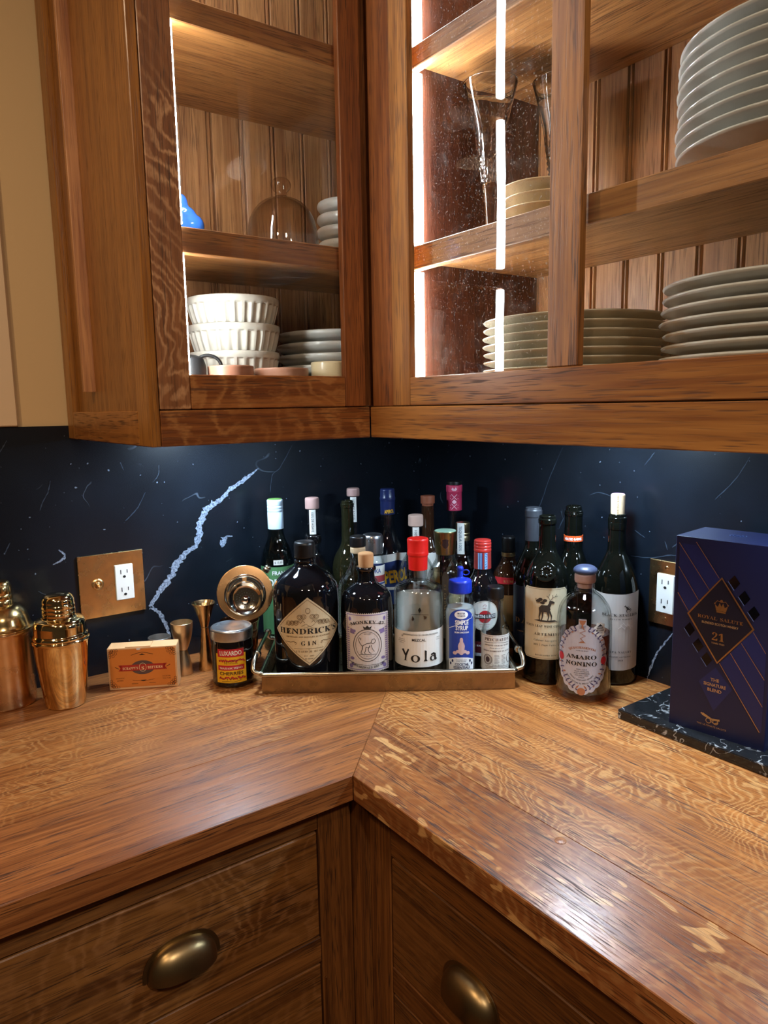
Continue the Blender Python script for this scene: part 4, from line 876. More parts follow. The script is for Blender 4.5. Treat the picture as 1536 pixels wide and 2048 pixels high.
def bottle(name, label, x, y, z=0., turn=0., group=None):
    return thing(name, label, 'bottle', (x, y, z), facing(x, y, turn), group)
def glass_body(t, prof, mat, wall=.0022, floor=.006, liquid=None, level=0., seg=56):
    sh, inner = hollow(prof, wall, floor)
    b = lathe('glass', sh, mat, t, seg, 40)
    if liquid:
        pts = [(r - .0004, z) for r, z in inner if z < level]
        pts = [(0, floor + .0004)] + [(max(r, .0005), max(z, floor + .0004)) for r, z in pts]
        if len(pts) > 1: lathe('liquid', pts + [(pts[-1][0], level), (0, level)], liquid, t, seg, 40)
    return b

# --- gin, tall black apothecary bottle
x, y = .276, -.501
t = bottle('gin_bottle', 'large black glass gin bottle with a diamond-shaped cream label', x, y, ZTRAY, 2)
R = .0622
lathe('glass', [(0, .002), (.056, 0, .003), (.0605, .004, .004), (R - .0006, .02), (R, .155, .01), (.0612, .182, .012), (.048, .2005, .012), (.0285, .2135, .008), (.0198, .2195, .005), (.0178, .233), (0, .234)], blackg, t, 64)
lathe('neck_ring', [(.0175, .2255), (.0196, .2262, .001), (.0196, .2300, .001), (.0175, .2308)], blackg, t, 48)
lathe('cap', [(0, .2342), (.0192, .2342, .001), (.0198, .237, .001), (.0198, .260, .002), (.0178, .2645, .002), (0, .2655)], blackp, t, 48)
S = cyl(R)
def dia(hu, hv, vc): 
    P = []
    for (a, b), (c, d) in (((0, hv), (hu, 0)), ((hu, 0), (0, -hv)), ((0, -hv), (-hu, 0)), ((-hu, 0), (0, hv))):
        for k in range(8):
            q = k / 8; bow = math.sin(PI * q) * .035; P.append(((a + (c - a) * q) * (1 + bow), vc + (b + (d - b) * q) * (1 + bow)))
    return P
lb = decal('label', poly(dia(.0700, .0640, .1080)), pm('label_gin_cream', ss('#cdb690'), .5), t, S, .0004)
decal('label_border', stroke(dia(.0655, .0598, .1080), .0008, True), inkb, lb, S, .0008)
decal('lettering', merge(text("HENDRICK'S", .001, .1035, .0150, 's', width=.118), text('GIN', 0, .0820, .0112, 's', space=.22)), ink, lb, S, .0008)
G = [text('DISTILLED AND BOTTLED IN SCOTLAND', 0, .0967, .0036, 's', width=.085), text('1.75 LITER', -.013, .0690, .0046, 's', width=.022), text('44% ALC/VOL', .014, .0690, .0046, 's', width=.025), text('EST. 1886', 0, .0610, .0030, 's', space=.1), text('88 PROOF', 0, .0555, .0030, 's'), rect(-.028, .0755, .028, .0760), rect(-.0003, .0672, .0003, .0755)]
for sg in (1, -1):
    G += [stroke([(sg * .023, .0875), (sg * .028, .0892), (sg * .034, .0875), (sg * .044, .0885)], .0010), stroke([(sg * .0245, .0835), (sg * .0225, .0858), (sg * .0245, .0878), (sg * .0265, .0862)], .0009)]
    for k in range(5):
        cu, cv = sg * (.008 + .0072 * k), .136 - .0040 * k + .004 * math.sin(k * 2.1)
        G.append(ring(cu, cv, .0050, .0046, .0009, 16)); G.append(ring(cu, cv, .0026, .0024, .0007, 12))
        G.append(stroke([(sg * (.006 + .0075 * k), .125 - .0012 * k), (sg * (.010 + .0075 * k), .129 - .0012 * k), (sg * (.013 + .0075 * k), .1245 - .0012 * k)], .0010))
G += [stroke([(-.012, .1185), (-.004, .1225), (.004, .1170), (.013, .1225)], .0008), stroke([(-.008, .1145), (.002, .1180), (.010, .1135)], .0007), ring(0, .1470, .0045, .0055, .0009, 18), text('SMALL BATCH', -.020, .1270, .0026, 'n', rot=.18), text('HANDCRAFTED', .020, .1265, .0026, 'n', rot=-.18)]
decal('ornament_print', merge(*G), inkb, lb, S, .0008)
# --- gin, brown apothecary bottle with postage-stamp label
x, y = .351, -.413
t = bottle('gin_bottle', 'brown apothecary gin bottle with cork and purple postage-stamp label', x, y, ZTRAY, 0)
R = .0493
lathe('glass', [(0, .002), (.044, 0, .003), (R - .001, .004, .004), (R, .012), (R, .142, .02), (.0455, .168, .016), (.027, .181, .012), (.0172, .187, .006), (.0158, .196), (.0152, .2085), (.0185, .2095, .001), (.0192, .213, .001), (.0180, .2165, .001), (.0145, .2165), (0, .2160)], blackg, t, 64)
lathe('cork', [(0, .2163), (.0138, .2163), (.0146, .228), (.0146, .2405, .0015), (.0132, .2425, .001), (0, .2425)], cork, t, 40)
S = cyl(R); hwid = .0445; z0, z1 = .0285, .1395
P = []
def scal(a, b, n):
    out = []
    for k in range(n):
        for q, dep in ((0., 0.), (.35, 0.), (.5, 1.), (.85, 1.)): out.append((a[0] + (b[0] - a[0]) * (k + q) / n, a[1] + (b[1] - a[1]) * (k + q) / n, dep))
    return out
for (a, b, n, nv) in (((-hwid, z0), (hwid, z0), 24, (0, 1)), ((hwid, z0), (hwid, z1), 30, (-1, 0)), ((hwid, z1), (-hwid, z1), 24, (0, -1)), ((-hwid, z1), (-hwid, z0), 30, (1, 0))):
    P += [(u + nv[0] * d * .0012, v + nv[1] * d * .0012) for u, v, d in scal(a, b, n)]
P = [(a_, b_) for a_, b_ in P]
lb = decal('label', poly(P), pm('label_stamp_white', ss('#cfc3bf'), .55), t, S, .0004)
pur = pm('ink_purple', ss('#7d6a98'), .55); 
G = [frame(-.0415, .0315, .0415, .1365, .0014)]
for sg in (1, -1):
    for k in range(16): G.append(rect(sg * .0375 - .0022, .046 + .0042 * k, sg * .0375 + .0022, .0482 + .0042 * k))
    G += [disc(sg * .033, .038, .004, .004, 12), disc(sg * .029, .042, .003, .003, 12), disc(sg * .034, .1275, .003, .004, 12), poly([(sg * .024, .099), (sg * .034, .101), (sg * .033, .110), (sg * .026, .108)]), disc(sg * .030, .053, .0045, .003, 12), disc(sg * .0245, .1055, .0028, .0028, 10)]
decal('ornament_print', merge(*G), pur, lb, S, .0007)
G = [ring(0, .0790, .0270, .0310, .0011, 44), ring(0, .0790, .0225, .0262, .0007, 40), text('MONKEY 47', 0, .1205, .0082, 's', width=.064, arch=.085), text('SCHWARZWALD DRY GIN', 0, .0345, .0060, 's', width=.070, arch=-.075),
     stroke([(-.036, .1160), (-.02, .1195), (0, .1207), (.02, .1195), (.036, .1160)], .0006), stroke([(-.037, .0475), (-.02, .0425), (0, .0410), (.02, .0425), (.037, .0475)], .0006),
     rect(-.006, .1085, .006, .1100), poly([(-.0065, .1105), (.0065, .1105), (.0080, .1155), (.0035, .1130), (0, .1170), (-.0035, .1130), (-.0080, .1155)]), text('INFUSED', 0, .1000, .0022, 's', width=.013), text('47% ALC./VOL.', 0, .0580, .0024, 's', width=.016)]
# line drawing of a walking ape in the oval
G += [stroke(p, w) for p, w in (([(-.0100, .0715), (-.0085, .0790), (-.0015, .0825), (.0060, .0835)], .0012), ([(-.0090, .0730), (-.0115, .0680), (-.0125, .0640), (-.0095, .0632)], .0010), ([(-.0030, .0760), (-.0040, .0695), (-.0060, .0640), (-.0030, .0632)], .0010), ([(.0035, .0790), (.0010, .0710), (.0030, .0650), (.0065, .0640)], .0010), ([(.0060, .0800), (.0085, .0725), (.0120, .0670)], .0009), ([(-.0030, .0760), (.0020, .0745), (.0050, .0770)], .0008),
      ([(-.0098, .0775), (-.0140, .0830), (-.0165, .0890), (-.0150, .0935), (-.0118, .0920), (-.0128, .0890)], .0010), ([(-.0150, .0615), (.0150, .0615)], .0008), ([(.0060, .0835), (.0085, .0900), (.0125, .0910), (.0150, .0875), (.0130, .0835), (.0095, .0820), (.0060, .0835)], .0010))]
decal('lettering', merge(*G), ink, lb, S, .0009)
# --- mezcal
x, y = .4115, -.3365
t = bottle('mezcal_bottle', 'clear mezcal bottle with a red wax cap and white label', x, y, ZTRAY, 0)
R = .0458
glass_body(t, [(0, .0), (.042, 0, .004), (R, .006, .003), (R, .170, .008), (R - .003, .1795, .006), (.028, .1845, .006), (.0172, .190, .004), (.0165, .2175), (.0165, .262)], clearg, .0030, .010, water, .176)
lathe('wax_cap', [(.0170, .2105), (.0176, .2105, .0005), (.0182, .236, .002), (.0198, .2385, .001), (.0198, .2435, .001), (.0192, .2455), (.0200, .267, .0015), (.0188, .2695, .001), (0, .2700)], redw, t, 48)
S = cyl(R)
UP = .0275
lb = decal('label', poly([(-.0680, .0080 + UP), (.0680, .0080 + UP), (.0680, .0770 + UP), (.030, .0765 + UP), (.010, .0765 + UP), (-.030, .0750 + UP), (-.0680, .0740 + UP)]), papw, t, S, .0004)
Y = merge(poly([(-.0340, .0400), (-.0295, .0415), (-.0255, .0330), (-.0205, .0425), (-.0180, .0410), (-.0232, .0290), (-.0245, .0205), (-.0225, .0195), (-.0290, .0192), (-.0275, .0210), (-.0268, .0285)]))
O = ([], []); a = ell(-.0065, .0245, .0085, .0070, 28); b = ell(-.0065, .0245, .0042, .0056, 28); O = (a + b, [(i, (i + 1) % 28, 28 + (i + 1) % 28, 28 + i) for i in range(28)])
Lp = poly([(.0105, .0405), (.0145, .0390), (.0140, .0230), (.0160, .0195), (.0085, .0195), (.0110, .0235)])
A = merge(poly([(.0220, .0320), (.0280, .0345), (.0330, .0320), (.0345, .0230), (.0370, .0215), (.0330, .0185), (.0300, .0215), (.0285, .0305), (.0235, .0295)]), (lambda a, b: (a + b, [(i, (i + 1) % 20, 20 + (i + 1) % 20, 20 + i) for i in range(20)]))(ell(.0265, .0240, .0062, .0052, 20), ell(.0270, .0240, .0030, .0036, 20)))
decal('lettering', merge(*[mv(g_, 0, UP) for g_ in (Y, O, Lp, A, text('MEZCAL', 0, .0575, .0048, 'n', width=.026, bold=.02), text('DENOMINACION DE ORIGEN PROTEGIDA', .004, .0680, .0030, 'n', width=.070), text('19', -.0330, .0640, .0036, 'n'), text('100% AGAVE', -.0345, .0585, .0018, 'n', width=.014), text('HECHO EN MEXICO', -.0345, .0550, .0018, 'n', width=.017), text('LOTE 12', -.0345, .0515, .0018, 'n', width=.010), text('750 ML', .0400, .0610, .0018, 'n', width=.009), text('42% ALC', .0400, .0570, .0018, 'n', width=.010))]), ink, lb, S, .0009)
bl_ = decal('back_label', rect(-.052, .0100, .052, .1600), papw, t, cyl(R), .0004); bl_.rotation_euler = (0, 0, PI)
decal('back_print', merge(poly([(-.006, .118), (-.003, .124), (.001, .119), (-.002, .113)]), rect(-.022, .110, .016, .1108), poly([(.009, .101), (.013, .108), (.015, .100), (.012, .097)]), poly([(-.018, .106), (-.010, .108), (-.013, .100)])), ink, bl_, cyl(R), -.0034)
# --- simple syrup squeeze bottle
x, y = .4640, -.2785
t = bottle('syrup_bottle', 'clear squeeze bottle of syrup with blue label and blue spout cap', x, y, ZTRAY, 4)
R = .0288
pet = clear_glass('clear_plastic', (.97, .98, .98, 1), (.8, .83, .85, 1), .03)
glass_body(t, [(0, 0), (.0255, 0, .003), (R, .004, .003), (R, .132, .006), (R - .0032, .139, .004), (R - .0026, .144, .004), (R - .0006, .150, .003), (R - .0016, .1535, .003), (.0215, .1615, .003), (.0195, .1675)], pet, .0014, .004, pm('milky_syrup', (.92, .93, .93, 1), .25, trans=.55, ior=1.36), .140)
lathe('cap', [(0, .1677), (.0214, .1677, .0005), (.0219, .171, .001), (.0216, .188, .0015), (.0200, .1915, .0012), (.0085, .1945, .002), (.0055, .1965, .001), (.0048, .2085), (.0062, .210, .0006), (.0062, .2135, .001), (.0048, .2160, .001), (0, .2165)], blueP, t, 48)
tube('tether', [(.0105 + .0062 * math.cos(a), 0, .2045 + .0050 * math.sin(a)) for a in [2 * PI * k / 20 for k in range(20)]], .0011, blueP, t, 6, True)
S = cyl(R + .0002)
SB = S
def S(u, v, o): return SB(u, v + .022, o)
S.cut = SB.cut
arc = [(-.0245, -.0180)] + [(.0245, -.0180)] + [(.0245 * math.cos(math.radians(a)), .098 + .022 * math.sin(math.radians(a))) for a in range(0, 181, 15)]
lb = decal('label', poly(arc), pm('label_royal_blue', ss('#1f3f9e'), .4), t, S, .0005)
wp = pm('label_bright_white', ss('#eceef2'), .45)
decal('label_print', merge(disc(0, .1095, .0125, .0080, 26), poly([(-.0245, -.0180), (.0245, -.0180), (.0245, .0230), (.012, .0275), (0, .0285), (-.012, .0275), (-.0245, .0230)])), wp, lb, S, .0008)
decal('lettering', merge(text('SIMPLE', .001, .0910, .0082, 'n', width=.0250, bold=.03), text('SYRUP', .001, .0805, .0082, 'n', width=.0230, bold=.03), text('FROM CANE SUGAR', .001, .0745, .0030, 'n', width=.0270, bold=.02), stroke([(-.0235, .0830), (-.012, .0880), (.008, .0985), (.0200, .1020), (.0225, .1080)], .0009)), wp, lb, S, .0008)
decal('lettering', merge(text('MASTER', 0, .1105, .0032, 'n', width=.014, bold=.02), text('OF MIXES', 0, .1060, .0028, 'n', width=.014, bold=.02), text('FLAVORED WITH', 0, .0225, .0020, 'n', width=.020), text('PURE SUGAR', 0, .0195, .0020, 'n', width=.018), text('COCKTAIL', .001, .0125, .0048, 'n', width=.026, bold=.03), text('ESSENTIALS', .001, .0065, .0046, 'n', width=.031, bold=.03), *[disc(sg * (.0165 + .004 * k), .0190 - .0055 * k + .002, .0017, .0030, 10) for sg in (1, -1) for k in range(2)]), pm('ink_navy', ss('#1a2450'), .5), lb, S, .0011)
decal('shaker_picture', merge(poly([(-.0045, .0360), (.0045, .0360), (.0062, .0500), (.0050, .0545), (.0030, .0580), (.0028, .0635), (.0015, .0660), (-.0015, .0660), (-.0028, .0635), (-.0030, .0580), (-.0050, .0545), (-.0062, .0500)]), *[disc(-.012 + .006 * k, .0365 + .003 * (k % 2), .0040, .0034, 10) for k in range(5)]), pm('ink_silver_pink', ss('#c9aeb0'), .45), lb, S, .0010)
# --- aromatic bitters
x, y = .5058, -.2286
t = bottle('bitters_bottle', 'small clear bitters bottle with black cap and off-white paper label', x, y, ZTRAY, 6)
R = .0254
glass_body(t, [(0, 0), (.0225, 0, .003), (R, .003, .003), (R, .096, .008), (.0215, .109, .012), (.0140, .128, .012), (.0132, .150), (.0148, .1515, .0006), (.0148, .1545, .0006), (.0132, .156)], clear, .0020, .005, clear_glass('rusty_bitters', (.75, .45, .35, 1), (.5, .25, .2, 1)), .030)
lathe('cap', [(0, .1562), (.0152, .1562, .0006), (.0160, .158, .001), (.0158, .1755, .002), (.0145, .1785, .001), (0, .1788)], blackp, t, 40)
SB2 = cyl(R)
def S(u, v, o): return SB2(u, v + .0155, o)
S.cut = SB2.cut
lb = decal('label', rect(-.0640, .0060, .0640, .0760), papw, t, S, .0004)
rnd = random.Random(9); G = [rect(-.058, .0735, .058, .0740), text("PEYCHAUD'S", .002, .0650, .0078, 's', width=.050), text('AROMATIC COCKTAIL BITTERS', .002, .0555, .0034, 's', width=.050), stroke([(-.024, .0610), (.0, .0622), (.028, .0608)], .0007), text('Sazerac', .002, .0505, .0032, 'i', width=.030), text('GRAND EXHIBITION OF ALTONA', .002, .0445, .0034, 's', width=.056), ring(-.0165, .0290, .0088, .0098, .0010, 26), ring(-.0165, .0290, .0068, .0078, .0005, 22), disc(-.0165, .0290, .0042, .0056, 14), ring(.0285, .0300, .0080, .0090, .0010, 22)]
for k in range(7): G += [rect(-.004, .0375 - .0026 * k, .0055 - rnd.uniform(0, .003), .0381 - .0026 * k), rect(.0095, .0375 - .0026 * k, .0185 - rnd.uniform(0, .003), .0381 - .0026 * k)]
for k in range(4): G.append(rect(-.022 + .002 * k, .0160 - .0028 * k, .026 - .003 * k, .0166 - .0028 * k))
G.append(text('New Orleans', .004, .0175, .0036, 'i', width=.022))
decal('lettering', merge(*G), pm('ink_plum', ss('#4a3535'), .55), lb, S, .0008)
# --- red vermouth
x, y = .432, -.191
t = bottle('vermouth_bottle', 'dark vermouth bottle with a ribbed red cap and round white label', x, y, ZTRAY, 6)
R = .0362
lathe('glass', [(0, .002), (.032, 0, .003), (R, .005, .004), (R, .138, .02), (.0310, .164, .02), (.0190, .184, .012), (.0160, .196, .004), (.0155, .236), (0, .237)], blackg, t, 56)
lathe('cap', [(0, .2285), (.0163, .2285, .0005), (.0169, .230, .0006), (.0169, .2335, .001), (.0160, .2347), (.0169, .236, .001), (.0169, .2395, .001), (.0160, .2407), (.0169, .242, .001), (.0169, .2455, .001), (.0160, .2467), (.0166, .248, .001), (.0160, .2515, .0012), (0, .2520)], pm('red_metal_cap', ss('#b8322c'), .3), t, 48)
S = cyl(.0166); nb = lathe('neck_label', [(.0158, .195), (.0170, .195), (.0166, .2280), (.0156, .2280)], pm('label_brick', ss('#8e2f2b'), .4), t, 40)
decal('neck_stripe', merge(rect(-.0110, .1955, -.0075, .2275), rect(-.0060, .1955, -.0035, .2275), rect(.0020, .1955, .0080, .2275)), pm('label_sky_blue', ss('#7aa7d6'), .4), nb, cyl(.0170, .003), .0004)
decal('neck_stripe', merge(rect(-.0074, .1955, -.0061, .2275), rect(-.0034, .1955, -.0018, .2275), *[stroke([(.0025 + .001 * k, .2270 - .005 * k), (.0075 - .001 * k, .2240 - .005 * k)], .0011) for k in range(6)]), pm('ink_deep_blue', ss('#22376f'), .4), nb, cyl(.0170, .003), .0006)
S = cyl(R); lb = decal('label', merge(disc(0, .1080, .0295, .0300, 40)), papw, t, S, .0004)
decal('label_border', merge(ring(0, .1080, .0282, .0287, .0006, 40)), pm('ink_gold_line', ss('#a58a5a'), .5), lb, S, .0007)
decal('red_disc', disc(.0015, .1060, .0125, .0125, 30), rd, lb, S, .0007); decal('black_band', rect(-.0210, .1020, .0230, .1112), ink, lb, S, .0009)
decal('lettering', text('MARTINI & ROSSI', .001, .1040, .0060, 'n', width=.0420, bold=.02), wp, lb, S, .0012)
decal('lettering', merge(text('1863', 0, .1220, .0030, 's'), text('VERMOUTH', 0, .0895, .0026, 's', width=.020, space=.1), text('TORINO', 0, .0850, .0026, 's', width=.016, space=.1), stroke([(-.003, .1270), (.001, .1310), (.004, .1280), (.002, .1265)], .0008)), pm('ink_red', ss('#9b3a36'), .5), lb, S, .0009)
lb2 = decal('label', rect(-.0300, .0270, .0300, .0560), pm('label_burgundy', ss('#5a1c22'), .45), t, S, .0004)
decal('lettering', merge(text('ROSSO', -.002, .0460, .0052, 's', width=.026, space=.1), rect(-.030, .0270, .030, .0330)), wp, lb2, S, .0008)
# --- elderflower liqueur
x, y = .3665, -.2305
t = bottle('liqueur_bottle', 'fluted bell-shaped liqueur bottle with a broad brass-coloured stopper', x, y, ZTRAY, 0)
flute = lambda a, z, r: .0011 * math.cos(8 * a) * min(1, max(0, (.205 - z) / .02)) if z > .004 else 0
sh, inner = hollow([(0, 0), (.0330, 0, .004), (.0365, .005, .004), (.0340, .060), (.0345, .105), (.0372, .140, .02), (.0360, .168, .014), (.0290, .192, .012), (.0195, .208, .006), (.0180, .218)], .0024, .008)
lathe('glass', sh, clear, t, 96, 40, None, flute)
lathe('liquid', [(0, .0084)] + [(r - .0018, max(z, .0084)) for r, z in inner if .006 < z < .185] + [(.0290, .186), (0, .186)], paleam, t, 48)
lathe('stopper', [(0, .2182), (.0190, .2182, .001), (.0196, .222), (.0208, .240, .006), (.0232, .262, .002), (.0230, .2648, .0008), (.0215, .2650), (0, .2642)], metal('bronze_stopper', (.42, .31, .13, 1), .3), t, 48)
lathe('stopper_disc', [(0, .2643), (.0214, .2651), (.0208, .2662, .0005), (0, .2668)], pm('pale_green_enamel', ss('#8fb39c'), .35), t, 40)
S = cyl(.0212, .003); decal('crest', poly([(-.0060, .2395), (-.0052, .2465), (-.0065, .2490), (-.0045, .2500), (0, .2515), (.0045, .2500), (.0065, .2490), (.0052, .2465), (.0060, .2395), (.0035, .2345), (0, .2325), (-.0035, .2345)]), pm('ink_oxblood', ss('#2c1612'), .4), t, S, .0014)
lb = decal('label', merge(poly([(-.0065, .0550), (-.0065, .1800), (-.0030, .1900), (.0030, .1900), (.0065, .1800), (.0065, .0550)])), pm('label_dark_bronze', ss('#3b2c20'), .4), t, cyl(.0378, .003), .0006)
def vert_surf(r, zc, du=0.):
    def f(u, v, o): a = (v + du) / r; return ((r + o) * math.sin(a), -(r + o) * math.cos(a), zc - u)
    f.cut = 0; return f
decal('lettering', text('ST GERMAIN', 0, 0, .0062, 's', width=.070), metal('ink_gilt', (.75, .58, .32, 1), .3), lb, vert_surf(.0378, .130, -.0031), .0011)
# --- a second, generic kind: clear tequila bottles with a paper strip over the stopper
def strip_bottle(name, label, x, y, z, R, zs, neck, zcap0, zcap1, capmat, capr, strip, gmat=clear, liquid=None, level=0., turn=0.):
    t = bottle(name, label, x, y, z, turn)
    glass_body(t, [(0, 0), (R - .005, 0, .004), (R, .005, .004), (R, zs - .03, .02), (R - .004, zs - .006, .016), (neck + .010, zs + .012, .012), (neck + .0006, zs + .030, .008), (neck, zcap0 - .006), (neck + .0012, zcap0 - .005), (neck + .0012, zcap0)], gmat, .0026, .008, liquid, level, 48)
    lathe('stopper', [(0, zcap0 + .0002), (capr - .0004, zcap0 + .0002, .0005), (capr, zcap0 + .002, .001), (capr, zcap1 - .003, .001), (capr - .001, zcap1, .001), (0, zcap1 + .0003)], capmat, t, 40)
    if strip:
        S = cyl(neck + .0016, .003); w = .0070
        s = decal('tax_strip', rect(-w, strip, w, zcap0 - .001), papw, t, S, .0003)
        decal('lettering', text('100% DE AGAVE', 0, 0, .0052, 'n', width=(zcap0 - strip) * .82), ink, s, vert_surf(neck + .0016, (strip + zcap0) / 2, -.0026), .0007)
    return t
t = strip_bottle('tequila_bottle', 'clear squat tequila bottle with pinkish wooden stopper behind the large black gin bottle', .111, -.386, 0, .0400, .178, .0125, .302, .326, corkp, .0150, .248, clear, None, 0)
lathe('neck_band', [(.0128, .226), (.0172, .2275, .002), (.0182, .236, .002), (.0172, .2445, .002), (.0136, .246)], blackg, t, 40)
t = strip_bottle('tequila_bottle', 'clear bottle with short pink stopper standing against the stone in the corner', .082, -.261, 0, .0375, .195, .0132, .316, .334, corkp, .0145, .258, clear, None)
t = strip_bottle('tequila_bottle', 'clear bottle with pale pink stopper just behind the red wax cap', .251, -.214, 0, .0395, .185, .0135, .263, .287, pm('pale_pink_stopper', ss('#c7a596'), .55), .0160, .195, clear, water, .12)
t = strip_bottle('spirit_bottle', 'clear round-shouldered bottle with black stopper behind the stamp-labelled gin', .265, -.373, ZTRAY, .0445, .172, .0150, .224, .2235 + .013, pm('beige_cork', ss('#c9ab86'), .6), .0152, None, clear, None)
lathe('stopper_cap', [(0, .2372), (.0160, .2372, .0006), (.0164, .239, .001), (.0164, .2555, .002), (.0148, .2580, .001), (0, .2582)], blackp, t, 40)
t = bottle('spirit_bottle', 'slim clear bottle with a wide brushed silver cap', .209, -.298, 0, 0)
R = .0250
glass_body(t, [(0, 0), (.022, 0, .003), (R, .004, .003), (R, .188, .006), (.0205, .2025, .004), (.0195, .207)], clear, .0022, .006, water, .15, 48)
lathe('cap', [(0, .2085), (.0218, .2085, .0006), (.0226, .2105, .001), (.0226, .243, .003), (.0200, .2495, .003), (0, .2510)], lidm, t, 48)
S = cyl(R); lb = decal('label', rect(-.0330, .030, .0330, .185), papw, t, S, .0004)
decal('label_print', merge(rect(-.0330, .150, .0330, .164)), pm('label_dull_red', ss('#a03a40'), .5), lb, S, .0008); decal('lettering', merge(text('VODKA', 0, .170, .0090, 'n', width=.034, bold=.02), rect(-.0330, .145, .0330, .1485)), pm('ink_mid_blue', ss('#28458c'), .5), lb, S, .0008)
# --- orange aperitif with blue collar
t = bottle('aperitif_bottle', 'clear aperitif bottle with navy capsule and orange-lettered navy label', .165, -.225, 0, 0)
R = .0425
glass_body(t, [(0, 0), (.038, 0, .004), (R, .005, .004), (R, .172, .02), (.0390, .196, .02), (.0240, .222, .016), (.0165, .246, .01), (.0145, .285), (.0145, .325)], clear, .0026, .008, None, 0, 48)
cp = lathe('capsule', [(.0151, .280), (.0160, .280, .0004), (.0162, .310, .002), (.0172, .3125, .001), (.0172, .317, .001), (.0162, .319), (.0160, .3345, .002), (.0140, .3370, .001), (0, .3372)], pm('navy_capsule', ss('#1a2653'), .3), t, 40)
yel = pm('ink_warm_yellow', ss('#e0a92a'), .5)
decal('lettering', merge(text('APEROL', .004, .2840, .0075, 'n', width=.021, bold=.03, rot=.08)), yel, cp, cyl(.0162, .003), .0008)
S = cyl(R); lb = decal('label', poly([(-.050, .085), (.050, .085), (.050, .176), (.02, .184), (-.02, .176), (-.050, .172)]), pm('label_blue_navy', ss('#1d3166'), .45), t, S, .0004)
decal('label_print', merge(poly([(-.050, .172), (-.02, .176), (.02, .184), (.050, .176), (.050, .196), (.02, .200), (-.03, .192), (-.050, .186)]), rect(-.050, .118, .050, .124)), papw, lb, S, .0007)
decal('lettering', text('APEROL', .014, .1350, .0260, 'n', width=.072, bold=.04, rot=.10), yel, lb, S, .0010)
# --- others at the back
def wine(t, mat, R, zs, zn, rn, ztop, lip=True, seg=56):
    pr = [(0, .004), (R * .8, 0, .003), (R - .001, .003, .003), (R, .010), (R, zs, .025), (R * .83, zs + (zn - zs) * .42, .016), (rn + .006, zn - .012, .012), (rn + .001, zn, .01)]
    if lip: pr += [(rn, ztop - .016), (rn + .0016, ztop - .0150, .0006), (rn + .0018, ztop - .007, .0008), (rn, ztop - .0055), (rn, ztop - .0008, .0006), (rn - .0025, ztop), (rn - .004, ztop - .01), (0, ztop - .012)]
    else: pr += [(rn, ztop), (0, ztop)]
    return lathe('glass', pr, mat, t, seg)
t = bottle('spirit_bottle', 'dark brown bottle with a reddish wooden stopper in the corner', .205, -.143, 0)
wine(t, browng, .0300, .185, .225, .0135, .295, False)
lathe('stopper', [(0, .2952), (.0125, .2952), (.0128, .300), (.0155, .3005, .0006), (.0158, .3175, .001), (0, .3180)], pm('reddish_wood', ss('#8a4a30'), .5), t, 36)
decal('label', rect(-.030, .120, .030, .1930), papw, t, cyl(.0302), .0006)
t = bottle('tequila_bottle', 'tall clear bottle with a bright pink patterned capsule', .223, -.080, 0)
glass_body(t, [(0, 0), (.027, 0, .004), (.0310, .005, .004), (.0310, .160, .02), (.0270, .200, .02), (.0175, .235, .014), (.0155, .262), (.0155, .336)], clear, .0024, .008, water, .15, 48)
cp = lathe('capsule', [(.0161, .281), (.0171, .281, .0004), (.0171, .322), (.0182, .3235, .0006), (.0182, .3375, .0008), (.0168, .3385), (0, .3388)], pm('pink_capsule', ss('#c4365a'), .42), t, 40)
lathe('stopper', [(0, .3390), (.0166, .3390), (.0166, .3465, .001), (0, .3470)], blackp, t, 36)
S = cyl(.0173, .003); G = []
for zc in (.291, .312):
    G += [stroke([(-.0060, zc - .0065), (.0060, zc + .0065)], .0012), stroke([(-.0060, zc + .0065), (.0060, zc - .0065)], .0012)]
G += [poly([(-.0055, .3015), (0, .3070), (.0055, .3015), (0, .2960)]), poly([(-.006, .330), (-.003, .3345), (0, .3295), (.003, .3345), (.006, .330), (.003, .3260), (0, .3300), (-.003, .3260)])] + [disc(sg * .0082, z_, .0009, .0009, 8) for sg in (1, -1) for z_ in (.288, .294, .309, .315)]
decal('pattern_print', merge(*G), pm('ink_pale_pink', ss('#e8b8c4'), .5), cp, S, .0012)
t = bottle('tequila_bottle', 'amber spirit bottle with gold screw cap behind the bell-shaped liqueur', .309, -.132, 0)
glass_body(t, [(0, 0), (.034, 0, .004), (.0390, .005, .004), (.0390, .130, .02), (.0370, .160, .016), (.0260, .184, .014), (.0160, .200, .008), (.0142, .212), (.0142, .240)], clear, .0026, .008, amber, .180, 48)
cp = lathe('screw_cap', [(0, .2300), (.0148, .2300), (.0150, .239), (.0143, .240), (.0150, .241), (.0150, .246), (.0143, .247), (.0150, .248), (.0150, .2685, .002), (0, .2695)], metal('gold_screw_cap', (.60, .47, .26, 1), .3), t, 40)
S = cyl(.0154, .003); s = decal('tax_strip', rect(-.0125, .2020, .0035, .2690), papw, t, S, .0004); decal('lettering', text('TEQUILA 100%', 0, 0, .0060, 'n', width=.054), pm('ink_blue_grey', ss('#465a70'), .5), s, vert_surf(.0154, .2360, -.0078), .0008)
S = cyl(.0392); lb = decal('label', rect(-.045, .060, .045, .1380), papw, t, S, .0004); decal('label_print', rect(-.045, .1380, .045, .1420), pm('label_magenta', ss('#b03468'), .5), lb, S, .0006)
t = bottle('wine_bottle', 'pale grape-green wine bottle with white screw cap and green label', .079, -.458, 0, 4)
greyg = clear_glass('grey_green_glass', (.62, .72, .68, 1), (.25, .33, .30, 1))
R = .0352
